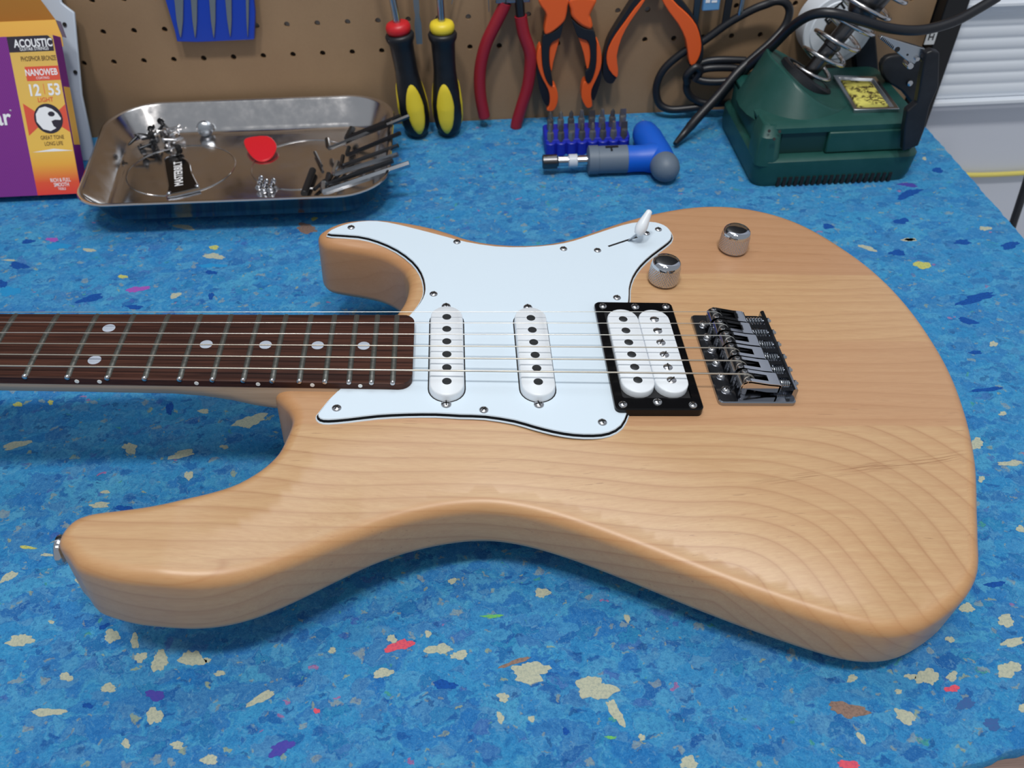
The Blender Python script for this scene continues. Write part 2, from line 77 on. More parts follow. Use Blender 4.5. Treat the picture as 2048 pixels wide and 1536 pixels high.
# ------------------------------------------------------------------ material helpers
def lin(c): return tuple(((x/255)/12.92 if x/255 <= .04045 else ((x/255+.055)/1.055)**2.4) for x in c)
def rgba(c): return lin(c)+(1,)
MATS = {}
def mat(name, c, rough=.5, metal=0, spec=.5, coat=0, sheen=0, trans=0):
    m = bpy.data.materials.new(name); m.use_nodes = True; b = m.node_tree.nodes['Principled BSDF']
    b.inputs['Base Color'].default_value = rgba(c); b.inputs['Roughness'].default_value = rough; b.inputs['Metallic'].default_value = metal
    b.inputs['Specular IOR Level'].default_value = spec; b.inputs['Coat Weight'].default_value = coat; b.inputs['Sheen Weight'].default_value = sheen
    b.inputs['Transmission Weight'].default_value = trans
    MATS[name] = m; return m
class NT:
    def __init__(s, m): s.t = m.node_tree; s.b = s.t.nodes['Principled BSDF']
    def n(s, ty, **k):
        x = s.t.nodes.new(ty)
        for a, v in k.items(): setattr(x, a, v)
        return x
    def put(s, sock, v):
        if isinstance(v, bpy.types.NodeSocket): s.t.links.new(v, sock)
        elif v is not None: sock.default_value = v
    def coord(s, scale=1000., loc=(0, 0, 0), kind='Object', sc=None):
        tc = s.n('ShaderNodeTexCoord'); mp = s.n('ShaderNodeMapping'); s.t.links.new(tc.outputs[kind], mp.inputs[0])
        mp.inputs['Scale'].default_value = sc or (scale,)*3; mp.inputs['Location'].default_value = loc; return mp.outputs[0]
    def scale(s, v, sc, loc=(0, 0, 0), rot=(0, 0, 0)):
        mp = s.n('ShaderNodeMapping'); s.t.links.new(v, mp.inputs[0]); mp.inputs['Scale'].default_value = sc; mp.inputs['Location'].default_value = loc; mp.inputs['Rotation'].default_value = rot; return mp.outputs[0]
    def sep(s, v): x = s.n('ShaderNodeSeparateXYZ'); s.t.links.new(v, x.inputs[0]); return x.outputs
    def comb(s, a, b, c=0.): x = s.n('ShaderNodeCombineXYZ'); s.put(x.inputs[0], a); s.put(x.inputs[1], b); s.put(x.inputs[2], c); return x.outputs[0]
    def math(s, op, a, b=0., c=None, clamp=False):
        x = s.n('ShaderNodeMath', operation=op, use_clamp=clamp); s.put(x.inputs[0], a); s.put(x.inputs[1], b)
        if c is not None: s.put(x.inputs[2], c)
        return x.outputs[0]
    def vadd(s, a, b): x = s.n('ShaderNodeVectorMath', operation='ADD'); s.put(x.inputs[0], a); s.put(x.inputs[1], b); return x.outputs[0]
    def vscale(s, a, k): x = s.n('ShaderNodeVectorMath', operation='SCALE'); s.put(x.inputs[0], a); x.inputs['Scale'].default_value = k; return x.outputs[0]
    def noise(s, v, sc=1., det=3., rough=.5, dist=0., col=False):
        x = s.n('ShaderNodeTexNoise'); s.put(x.inputs['Vector'], v); x.inputs['Scale'].default_value = sc; x.inputs['Detail'].default_value = det
        x.inputs['Roughness'].default_value = rough; x.inputs['Distortion'].default_value = dist; return x.outputs[1 if col else 0]
    def voro(s, v, sc=1., rnd=1., feat='F1', out='Color'):
        x = s.n('ShaderNodeTexVoronoi', feature=feat); s.put(x.inputs['Vector'], v); x.inputs['Scale'].default_value = sc; x.inputs['Randomness'].default_value = rnd; return x.outputs[out]
    def ramp(s, f, stops, interp='LINEAR'):
        x = s.n('ShaderNodeValToRGB'); s.put(x.inputs[0], f); r = x.color_ramp; r.interpolation = interp
        while len(r.elements) < len(stops): r.elements.new(.5)
        for e, (p, c) in zip(r.elements, stops): e.position = p; e.color = (c, c, c, 1) if isinstance(c, (int, float)) else rgba(c)
        return x.outputs[0]
    def mix(s, f, a, b, mode='MIX'):
        x = s.n('ShaderNodeMix', data_type='RGBA', blend_type=mode); s.put(x.inputs[0], f)
        s.put(x.inputs[6], rgba(a) if isinstance(a, tuple) and len(a) == 3 else a); s.put(x.inputs[7], rgba(b) if isinstance(b, tuple) and len(b) == 3 else b); return x.outputs[2]
    def bump(s, h, strength=.3, dist=.001):
        x = s.n('ShaderNodeBump'); s.put(x.inputs['Height'], h); x.inputs['Strength'].default_value = strength; x.inputs['Distance'].default_value = dist
        s.t.links.new(x.outputs[0], s.b.inputs['Normal'])
    def color(s, c): s.put(s.b.inputs['Base Color'], c)
    def rough(s, c): s.put(s.b.inputs['Roughness'], c)

# plain materials
CHROME = mat('chrome', (200, 202, 207), .07, 1)
KNURL = mat('knurled_chrome', (205, 203, 205), .22, 1)
NICKEL = mat('nickel_screw', (200, 200, 202), .2, 1)
FRETM = mat('fret_wire', (128, 128, 122), .38, .85)
STRING = mat('string_steel', (222, 220, 212), .28, 1)
WOUND = mat('wound_string', (190, 184, 172), .35, 1)
STEEL = mat('brushed_steel', (185, 190, 196), .25, 1)
DARKST = mat('dark_steel', (70, 72, 76), .35, .9)
GUNM = mat('gunmetal', (96, 96, 98), .3, 1)
WHITEP = mat('white_plastic', (226, 232, 238), .3)
PGW = mat('pickguard_white', (213, 228, 240), .4)
BLACKP = mat('black_plastic', (7, 7, 9), .2, spec=.3)
BLACKM = mat('black_matte', (14, 14, 17), .55)
BLACKR = mat('black_rubber', (26, 28, 34), .38)
POLE = mat('magnet_pole', (62, 64, 66), .4, .6)
SLOTM = mat('slot_dark', (20, 20, 22), .7)
PEARL = mat('pearl_inlay', (176, 184, 198), .22)
SIDEM = mat('side_marker', (235, 235, 232), .4)
BLUEP = mat('blue_plastic', (10, 92, 205), .42)
BLUEB = mat('blue_bit_holder', (22, 40, 170), .45)
BLUEV = mat('blue_vinyl', (22, 62, 178), .35)
GREYP = mat('grey_plastic', (98, 112, 128), .5)
RED = mat('red_plastic', (196, 30, 38), .4)
REDH = mat('red_dipped_grip', (150, 30, 44), .42)
ORANGE = mat('orange_grip', (232, 96, 38), .42)
BITM = mat('bit_steel', (132, 130, 130), .22, .6); BITM2 = mat('bit_steel_dark', (108, 106, 106), .25, .6)
YEL = mat('yellow_plastic', (232, 206, 52), .42)
PICKR = mat('red_pick', (212, 32, 42), .3)
YCAB = mat('yellow_cable', (222, 208, 110), .45)
FILEM = mat('file_steel', (140, 146, 148), .4, .7)
WHITEF = mat('white_sleeve', (196, 208, 224), .4)
LBLUE = mat('light_blue_tag', (98, 150, 196), .45)
REELM = mat('white_reel', (214, 222, 232), .45)
WALLM = mat('white_wall', (206, 211, 222), .6)
RIBM = mat('ribbed_white_panel', (222, 229, 238), .5)
PURP = mat('box_purple', (120, 38, 132), .45)
CARTY = mat('box_yellow', (232, 180, 78), .5)
CARTO = mat('box_orange_inside', (196, 132, 50), .6)
INKB = mat('ink_black', (44, 38, 52), .45)
INKW = mat('ink_white', (238, 238, 240), .45)
INKR = mat('ink_red', (222, 84, 62), .45)
INKD = mat('ink_dark', (90, 66, 40), .45)
TAPEW = mat('label_tape', (206, 208, 208), .4)

# pearl variation of brightness comes from the room; wooden surfaces below
def wood_body():
    m = mat('alder_body', (198, 160, 118), .38, 0, .45, coat=.28); t = NT(m); m.node_tree.nodes['Principled BSDF'].inputs['Coat Roughness'].default_value = .38
    P = t.coord(1000.); X, Y, Z = t.sep(P)
    warp = t.noise(t.scale(P, (.006, .012, .012)), 1, 2, .5)
    warpc = t.math('SUBTRACT', warp, .5)
    # board boundaries across the body
    yb = t.math('ADD', Y, t.math('MULTIPLY', warpc, 10.))
    def above(v): return t.math('MULTIPLY', t.math('SUBTRACT', yb, v-.6), 1/1.2, clamp=True)
    fa, fb, fc = above(-50), above(17), above(82)
    base = t.mix(fa, (203, 169, 127), (194, 153, 115)); base = t.mix(fb, base, (203, 166, 124)); base = t.mix(fc, base, (190, 147, 112))
    # cathedral figure on the near board
    cu = t.math('SUBTRACT', X, 62.); cv = t.math('MULTIPLY', t.math('MAXIMUM', t.math('ADD', Y, 140.), 0.), 1.5)
    nz = t.math('MULTIPLY', t.math('SUBTRACT', t.noise(t.scale(P, (.007, .011, .011)), 1, 1.5, .5), .5), 34.)
    left = t.math('MULTIPLY', cu, .42)
    cu2 = t.math('MAXIMUM', cu, .001); cv = t.math('ADD', cv, t.math('MULTIPLY', t.math('MINIMUM', cu, 0.), .09)); cv = t.math('MAXIMUM', cv, 0.)
    dd = t.math('POWER', t.math('ADD', t.math('POWER', cu2, 2.7), t.math('POWER', cv, 2.7)), 1/2.7)
    dd = t.math('ADD', t.math('ADD', dd, nz), t.math('MULTIPLY', Z, 1.3))
    fr = t.math('FRACT', t.math('DIVIDE', dd, 13.5))
    ringc = t.ramp(fr, [(0, .25), (.12, 0), (.55, .12), (.86, .45), (.93, 1), (1, .25)])
    # straight figure on the other boards
    sw = t.math('MULTIPLY', t.math('SUBTRACT', t.noise(t.scale(P, (.003, .016, .016)), 1, 2, .5), .5), 44.)
    fs = t.math('FRACT', t.math('DIVIDE', t.math('ADD', t.math('ADD', Y, sw), t.math('MULTIPLY', Z, .6)), 9.))
    rings = t.ramp(fs, [(0, .2), (.15, 0), (.6, .15), (.88, .5), (.95, 1), (1, .2)])
    ring = t.mix(fa, ringc, t.math('MULTIPLY', rings, .7))
    rc = t.math('MULTIPLY', ring, t.math('ADD', .22, t.math('MULTIPLY', t.noise(t.scale(P, (.01, .03, .03)), 1, 2), .7)))
    base = t.mix(rc, base, (158, 112, 76))
    st = t.noise(t.scale(P, (.02, .42, .3)), 1, 5, .6)
    base = t.mix(t.math('MULTIPLY', t.ramp(st, [(.35, 0.), (.7, 1.)]), .38), base, (178, 130, 92))
    fine = t.noise(t.scale(P, (.12, 1.7, 1.2)), 1, 4, .6)
    base = t.mix(t.math('MULTIPLY', t.ramp(fine, [(.4, 0.), (.75, 1.)]), .28), base, (160, 116, 80))
    # short dark pores
    msk = t.ramp(t.noise(t.scale(P, (.012, .03, .03), (40, 3, 0)), 1, 2), [(.5, 0.), (.62, 1.)])
    pore = t.ramp(t.noise(t.scale(P, (.05, 1.1, .8), (9, 0, 0), (0, 0, .04)), 1, 2, .4), [(.69, 0.), (.73, 1.)])
    base = t.mix(t.math('MULTIPLY', t.math('MULTIPLY', msk, pore), .5), base, (118, 76, 48))
    # mineral streak running across the tail of the near board
    ln = t.math('SUBTRACT', Y, t.math('ADD', t.math('MULTIPLY', X, .16), -104.1)); bandm = t.math('MULTIPLY', t.ramp(t.math('ADD', t.math('MULTIPLY', ln, .08), .5), [(.2, 0.), (.42, 1.), (.58, 1.), (.8, 0.)]), t.ramp(t.math('DIVIDE', X, 240.), [(.36, 0.), (.5, 1.)]))
    dash = t.ramp(t.noise(t.comb(t.math('MULTIPLY', X, .035), t.math('MULTIPLY', ln, .9), 0.), 1, 2, .5), [(.5, 0.), (.6, 1.)])
    base = t.mix(t.math('MULTIPLY', t.math('MULTIPLY', bandm, dash), .6), base, (136, 92, 58))
    blot = t.noise(t.scale(P, (.02, .02, .02)), 1, 2)
    base = t.mix(t.math('MULTIPLY', blot, .22), base, (186, 140, 96))
    # amber finish on the rounded edges; sides get warm light painted in (stored per vertex)
    at = t.n('ShaderNodeAttribute', attribute_name='edge_amber_side_light'); base = t.mix(t.math('MULTIPLY', at.outputs['Fac'], .55), base, (190, 132, 76))
    t.color(base); t.bump(t.math('ADD', t.math('MULTIPLY', pore, -.4), fine), .06, .0004)
    return m
WOOD = wood_body()
def wood_plain(name, c1, c2, c3, sx, rough=.45, grain=.6, sc=1.):
    m = mat(name, c1, rough); t = NT(m); P = t.coord(1000.*sc)
    a = t.noise(t.scale(P, (.008, .25, .25)), 1, 4, .6, .4); b = t.noise(t.scale(P, (.03, 1.6, 1.6)), 1, 4, .65)
    c = t.mix(t.ramp(a, [(.38, 0.), (.62, 1.)]), c1, c2); c = t.mix(t.math('MULTIPLY', t.ramp(b, [(.45, 0.), (.7, 1.)]), grain), c, c3)
    t.color(c); t.bump(b, .12, .0003); return m
MAPLE = wood_plain('maple_neck', (205, 178, 150), (192, 164, 136), (176, 146, 118), 1, .45, .4)
ROSE = wood_plain('rosewood', (82, 49, 38), (52, 29, 23), (34, 18, 15), 1, .55, .8); ROSE.node_tree.nodes['Principled BSDF'].inputs['Specular IOR Level'].default_value = .2
BENCHW = wood_plain('bench_top', (150, 126, 114), (132, 108, 98), (104, 84, 76), 1, .6)
def pegmat():
    m = mat('hardboard', (150, 122, 92), .62); t = NT(m); P = t.coord(1000.)
    a = t.noise(P, .012, 3, .6); b = t.noise(P, .5, 4, .6); c = t.noise(t.scale(P, (.03, .03, .004)), 1, 3)
    col = t.mix(a, (170, 141, 108), (148, 121, 92)); col = t.mix(t.math('MULTIPLY', b, .3), col, (120, 94, 70)); col = t.mix(t.math('MULTIPLY', c, .3), col, (126, 100, 76))
    t.color(col); t.bump(b, .1, .0004); return m
PEG = pegmat()
def foam():
    m = mat('rebonded_foam', (70, 135, 190), .95, 0, .12, sheen=.5); t = NT(m); P = t.coord(1000.); t.b.inputs['Sheen Roughness'].default_value = .6; t.b.inputs['Sheen Tint'].default_value = rgba((90, 190, 240))
    w1 = t.vscale(t.noise(P, .09, 3, .6, 0, True), 16.); w2 = t.vscale(t.noise(P, .5, 3, .6, 0, True), 3.)
    Q = t.vadd(t.vadd(P, w1), w2)
    def sm(v): x = t.n('ShaderNodeTexVoronoi', feature='SMOOTH_F1'); t.put(x.inputs['Vector'], v); x.inputs['Scale'].default_value = 1; x.inputs['Smoothness'].default_value = .35; return t.sep(x.outputs['Color'])
    big = sm(t.scale(Q, (.045, .075, .06)))
    c = t.ramp(big[0], [(0, (42, 126, 196)), (.25, (66, 160, 210)), (.45, (52, 143, 204)), (.62, (84, 172, 212)), (.8, (44, 122, 194)), (1, (72, 138, 192))])
    mid = sm(t.scale(Q, (.1, .17, .1), (31, 7, 0)))
    cm = t.ramp(mid[1], [(0, (54, 136, 202)), (.28, (96, 178, 216)), (.45, (44, 122, 194)), (.62, (98, 160, 202)), (.76, (26, 86, 166)), (.88, (50, 146, 192)), (1, (78, 110, 184))])
    c = t.mix(t.ramp(mid[0], [(.38, 0.), (.55, .85)]), c, cm)
    # small coloured chips
    def chips(sc, loc, lo, colr, k, mixv=1.):
        nonlocal c
        v = t.scale(Q, sc, loc); cell = t.sep(t.voro(v, 1)); dist = t.voro(v, 1, 1, 'F1', 'Distance')
        pick = t.math('GREATER_THAN', cell[k], lo); near = t.ramp(dist, [(.28, 1.), (.36, 0.)])
        c = t.mix(t.math('MULTIPLY', t.math('MULTIPLY', pick, near), mixv), c, colr)
    chips((.1, .2, .1), (3, 5, 0), .87, (18, 66, 152), 0, .7)
    chips((.15, .26, .1), (13, 5, 0), .9, (18, 54, 124), 1, .65)
    chips((.13, .16, .1), (7, 25, 0), .955, (170, 174, 148), 2, .7)
    chips((.3, .34, .1), (17, 2, 0), .90, (166, 168, 130), 0, .65)
    chips((.5, .55, .1), (1, 8, 0), .82, (120, 170, 205), 1, .5)
    chips((.12, .2, .1), (71, 9, 0), .982, (74, 78, 172), 2, .6)
    chips((.2, .3, .1), (41, 19, 0), .985, (80, 170, 120), 0, .8)
    chips((.18, .3, .1), (51, 39, 0), .993, (200, 96, 140), 1, .8)
    chips((.2, .3, .1), (5, 59, 0), .985, (186, 186, 86), 2, .7)
    fn = t.noise(P, .9, 5, .72); f2 = t.noise(P, 1.7, 3, .7)
    c = t.mix(t.ramp(fn, [(.3, .4), (.5, 0.)]), c, (14, 66, 140)); c = t.mix(t.ramp(f2, [(.54, 0.), (.7, .5)]), c, (124, 184, 224)); c = t.mix(t.ramp(f2, [(.3, .5), (.45, 0.)]), c, (22, 80, 156)); f4 = t.noise(P, .28, 4, .65); c = t.mix(t.ramp(f4, [(.36, .35), (.5, 0.), (.62, 0.), (.75, .3)]), c, (30, 92, 164))
    f5 = t.noise(t.vadd(P, w1), .42, 5, .72); c = t.mix(t.ramp(f5, [(.36, .5), (.48, 0.)]), c, (20, 80, 156)); c = t.mix(t.ramp(f5, [(.54, 0.), (.68, .45)]), c, (110, 176, 214))
    bl = t.noise(P, .016, 2); c = t.mix(t.math('MULTIPLY', bl, .2), c, (30, 104, 184))
    t.color(c); t.bump(t.math('ADD', t.math('MULTIPLY', fn, 1.4), t.math('MULTIPLY', f2, .7)), .55, .0016)
    return m
FOAM = foam()
def chipmat(name, c, c2):
    m = mat(name, c, .95, 0, .15); t = NT(m); P = t.coord(1000.); f = t.noise(P, .8, 5, .7); g = t.noise(P, .15, 2)
    t.color(t.mix(t.ramp(f, [(.35, .7), (.55, 0.)]), t.mix(g, c, tuple(min(255, int(x*1.06)) for x in c)), c2)); t.bump(f, .4, .001); return m
CHIPM = {'c': chipmat('foam_cream', (178, 181, 160), (140, 152, 146)), 'p': chipmat('foam_purple', (76, 70, 158), (60, 70, 160)), 'b': chipmat('foam_navy', (26, 82, 160), (18, 58, 124)),
 'r': chipmat('foam_red', (214, 88, 102), (170, 70, 110)), 'g': chipmat('foam_green', (110, 182, 90), (60, 140, 150)), 'k': chipmat('foam_brown', (140, 116, 104), (100, 86, 84)),
 'd': chipmat('foam_slate', (56, 98, 150), (70, 90, 150)), 'y': chipmat('foam_yellow', (192, 190, 104), (120, 150, 120)), 'm': chipmat('foam_magenta', (160, 84, 170), (110, 90, 180)), 't': chipmat('foam_teal', (40, 140, 196), (50, 130, 190))}
def smudged(name, c, r1, r2):
    m = mat(name, c, r1, 1); t = NT(m); P = t.coord(1000.); n = t.noise(P, .06, 4, .6); t.rough(t.ramp(n, [(.35, r1), (.7, r2)])); t.bump(t.noise(P, .03, 2), .05, .002); return m
TRAYM = smudged('tray_stainless', (206, 204, 204), .1, .24)
PLATEM = smudged('bridge_chrome', (164, 168, 176), .07, .2)
def dusty(name, c, c2, rough):
    m = mat(name, c, rough); t = NT(m); P = t.coord(1000.); n = t.noise(P, .05, 4, .65); f = t.noise(P, .9, 3)
    t.color(t.mix(t.math('MULTIPLY', t.ramp(n, [(.4, 0.), (.75, 1.)]), .4), c, c2)); t.bump(f, .06, .0003); return m
GREEN = dusty('green_housing', (22, 72, 66), (48, 92, 88), .42)
BLACKD = dusty('black_dusty_plastic', (16, 18, 24), (44, 48, 56), .45)
def sponge():
    m = mat('yellow_sponge', (214, 204, 104), .9, 0, .1); t = NT(m); P = t.coord(1000.); n = t.noise(P, .28, 5, .7, .6); a = t.ramp(n, [(.46, 0.), (.52, 1.)])
    g = t.noise(P, .07, 2); t.color(t.mix(t.math('MULTIPLY', a, t.ramp(g, [(.42, 0.), (.52, 1.)])), (216, 208, 108), (84, 72, 44))); t.bump(n, .6, .001); return m
SPONGE = sponge()
def boxprint():
    m = mat('box_gradient', (232, 180, 78), .45); t = NT(m); P = t.coord(1000.); y = t.sep(P)[1]
    t.color(t.ramp(t.math('DIVIDE', y, 127.), [(0, (226, 62, 54)), (.08, (228, 84, 52)), (.2, (236, 172, 66)), (.3, (236, 190, 84)), (.8, (226, 184, 92)), (1, (216, 176, 90))])); return m
GRAD = boxprint()
def purpled():
    m = mat('box_purple_dots', (122, 40, 134), .45); t = NT(m); P = t.coord(1000.); d = t.voro(t.scale(P, (1, 1, 1), (0, 0, 0), (0, 0, .6)), .75, 0., 'F1', 'Distance')
    t.color(t.mix(t.ramp(d, [(.3, .5), (.4, 0.)]), (128, 44, 140), (92, 26, 104))); return m
PURD = purpled()

# ------------------------------------------------------------------ mesh helpers (all numbers in millimetres)
class MB:
    def __init__(s): s.v = []; s.f = []; s.m = []; s.cm = 0
    def add(s, vs, fs):
        o = len(s.v); s.v += [tuple(v) for v in vs]; s.f += [tuple(i+o for i in f) for f in fs]; s.m += [s.cm]*len(fs); return s
    def mi(s, k): s.cm = k; return s
    def box(s, lo, hi):
        x0, y0, z0 = lo; x1, y1, z1 = hi
        return s.add([(x0, y0, z0), (x1, y0, z0), (x1, y1, z0), (x0, y1, z0), (x0, y0, z1), (x1, y0, z1), (x1, y1, z1), (x0, y1, z1)],
                     [(0, 3, 2, 1), (4, 5, 6, 7), (0, 1, 5, 4), (1, 2, 6, 5), (2, 3, 7, 6), (3, 0, 4, 7)])
    def loft(s, rings, cap=True, close=True):
        n = len(rings[0]); vs = [p for r in rings for p in r]; fs = []
        for k in range(len(rings)-1):
            for i in range(n if close else n-1):
                j = (i+1) % n; fs.append((k*n+i, k*n+j, (k+1)*n+j, (k+1)*n+i))
        if cap: fs.append(tuple(range(n))[::-1]); fs.append(tuple((len(rings)-1)*n+i for i in range(n)))
        return s.add(vs, fs)
    def lathe(s, prof, o=(0, 0, 0), ax=(0, 0, 1), n=24, rot=0., fn=None):
        a = Vector(ax).normalized(); h = Vector((1, 0, 0)) if abs(a.x) < .9 else Vector((0, 1, 0)); e1 = (h-a*h.dot(a)).normalized(); e2 = a.cross(e1); o = Vector(o); R = []
        for t, r in prof:
            R.append([o+a*t+(e1*cos(rot+2*pi*i/n)+e2*sin(rot+2*pi*i/n))*max(r*(fn(t, 2*pi*i/n) if fn else 1), .001) for i in range(n)])
        return s.loft(R)
    def cyl(s, p0, p1, r, n=16, r1=None, bev=0):
        p0 = Vector(p0); p1 = Vector(p1); L = (p1-p0).length; r1 = r if r1 is None else r1
        pr = [(0, r), (L, r1)] if not bev else [(0, r-bev), (bev, r), (L-bev, r1), (L, r1-bev)]
        return s.lathe(pr, p0, p1-p0, n)
    def sphere(s, c, r, n=16, sx=(1, 1, 1)):
        k = n//2; R = []
        for i in range(k+1):
            a = -pi/2+pi*i/k; R.append([(c[0]+max(r*cos(a), .001)*cos(2*pi*j/n)*sx[0], c[1]+max(r*cos(a), .001)*sin(2*pi*j/n)*sx[1], c[2]+r*sin(a)*sx[2]) for j in range(n)])
        return s.loft(R)
    def tube(s, pts, r, n=10, sm=6, flat=1., closed=False):
        P = spline(pts, sm) if sm > 1 else [Vector(p) for p in pts]; N = len(P); R = []; up = None
        for i, p in enumerate(P):
            t = (P[min(i+1, N-1)]-P[max(i-1, 0)]).normalized()
            if up is None: h = Vector((0, 1, 0)) if abs(t.y) < .8 else Vector((1, 0, 0)); up = (h-t*h.dot(t)).normalized()
            else: up = (up-t*up.dot(t)).normalized()
            sd = t.cross(up); rr = r(i/(N-1)) if callable(r) else r
            R.append([p+(up*cos(2*pi*j/n)*flat+sd*sin(2*pi*j/n))*rr for j in range(n)])
        return s.loft(R)
    def prism(s, poly, fr, to):   # poly: list of 3-D points, extruded by the vector fr..to
        fr = Vector(fr); to = Vector(to); return s.loft([[Vector(p)+fr for p in poly], [Vector(p)+to for p in poly]])
    def build(s, name, mats, parent=None, ang=35, off=(0, 0, 0), bevel=0, seg=2, kind=None, label=None):
        me = bpy.data.meshes.new(name); ox, oy, oz = off
        me.from_pydata([((v[0]-ox)*MM, (v[1]-oy)*MM, (v[2]-oz)*MM) for v in s.v], [], s.f)
        if not isinstance(mats, (list, tuple)): mats = [mats]
        for m in mats: me.materials.append(m)
        if len(mats) > 1: me.polygons.foreach_set('material_index', s.m)
        bm = bmesh.new(); bm.from_mesh(me); bmesh.ops.recalc_face_normals(bm, faces=bm.faces); bm.to_mesh(me); bm.free()
        me.shade_smooth(); me.set_sharp_from_angle(angle=radians(ang)); me.update()
        o = bpy.data.objects.new(name, me); COL.objects.link(o)
        if parent: o.parent = parent
        else: o.location = (ox*MM, oy*MM, oz*MM)
        if bevel:
            b = o.modifiers.new('bevel', 'BEVEL'); b.width = bevel*MM; b.segments = seg; b.limit_method = 'ANGLE'; b.angle_limit = radians(40); b.harden_normals = False
        if kind: o['kind'] = kind
        if label: o['label'] = label
        return o
def spline(pts, k, closed=False):
    P = [Vector(p) for p in pts]; n = len(P); out = []
    for i in range(n if closed else n-1):
        a, b, c, d = (P[(i-1) % n], P[i], P[(i+1) % n], P[(i+2) % n]) if closed else (P[max(i-1, 0)], P[i], P[i+1], P[min(i+2, n-1)])
        for j in range(k):
            t = j/k; out.append(.5*((2*b)+(c-a)*t+(2*a-5*b+4*c-d)*t*t+(3*b-a-3*c+d)*t**3))
    if not closed: out.append(P[-1])
    return out
def thing(name, label, cat, loc=(0, 0, 0), group=None, rot=(0, 0, 0)):
    o = bpy.data.objects.new(name, None); COL.objects.link(o); o.empty_display_size = .01
    o.location = tuple(c*MM for c in loc); o.rotation_euler = rot; o['label'] = label; o['category'] = cat
    if group: o['group'] = group
    return o
def tag(o, label, cat, group=None):
    o['label'] = label; o['category'] = cat
    if group: o['group'] = group
    return o
def dup(o, loc, parent=None, rot=None):
    c = o.copy(); COL.objects.link(c); c.parent = parent or o.parent; c.location = tuple(x*MM for x in loc)
    if rot is not None: c.rotation_euler = rot
    return c
def offset_poly(P, d):   # inward offset of a counter-clockwise 2-D loop
    n = len(P); out = []
    for i in range(n):
        a = Vector(P[i-1]); b = Vector(P[i]); c = Vector(P[(i+1) % n]); e = (c-a)
        e = e.normalized() if e.length > 0 else Vector((1, 0)); out.append((b.x-e.y*d, b.y+e.x*d))
    return out
def ccw(P):
    A = sum(P[i][0]*P[(i+1) % len(P)][1]-P[(i+1) % len(P)][0]*P[i][1] for i in range(len(P))); return P if A > 0 else P[::-1]
def text(name, body, size, mtx, m, parent, align='CENTER', bold=0., sx=1., ext=.03, kind=None):
    cu = bpy.data.curves.new(name, 'FONT'); cu.body = body; cu.size = size*MM; cu.align_x = align; cu.align_y = 'CENTER'; cu.offset = bold*MM; cu.extrude = ext*MM; cu.resolution_u = 3
    t = bpy.data.objects.new('tmp', cu); COL.objects.link(t); bpy.context.view_layer.update()
    me = bpy.data.meshes.new_from_object(t.evaluated_get(bpy.context.evaluated_depsgraph_get())); bpy.data.objects.remove(t)
    me.name = name; me.materials.clear(); me.materials.append(m)
    for v in me.vertices: v.co.x *= sx
    o = bpy.data.objects.new(name, me); COL.objects.link(o); o.parent = parent; o.matrix_local = mtx; return o

# ------------------------------------------------------------------ setting
rng = random.Random(4)
def struct(o): o['kind'] = 'structure'; return o
b = MB(); b.box((-420, 432, -900), (1900, 445, 1100)); struct(b.build('wall_back', WALLM))
b = MB(); b.box((-700, -1400, -910), (1900, 445, -900)); struct(b.build('floor', WALLM))
# ribbed panel on the wall to the right of the board
b = MB(); b.box((966, 424, -4), (1700, 431.5, 88)); rp = struct(b.build('trim_1', RIBM, bevel=1, seg=2))
for k in range(8):
    b = MB(); pr = [(-5.5, 0), (-3.6, .8), (-1.5, 1.3), (1.5, 1.3), (3.6, .8), (5.5, 0)]
    b.loft([[(x, 424.2-d, 4.5+k*11.2+z) for z, d in pr] for x in (966, 1700)]); b.build('panel_rib', RIBM, rp, 60)
b = MB(); b.box((966, 416, -8), (1700, 424, -3.5)); b.build('panel_lip', RIBM, rp, bevel=1)
b = MB(); b.box((966, 414, 87), (1700, 424, 91)); b.build('panel_lip', RIBM, rp, bevel=1)
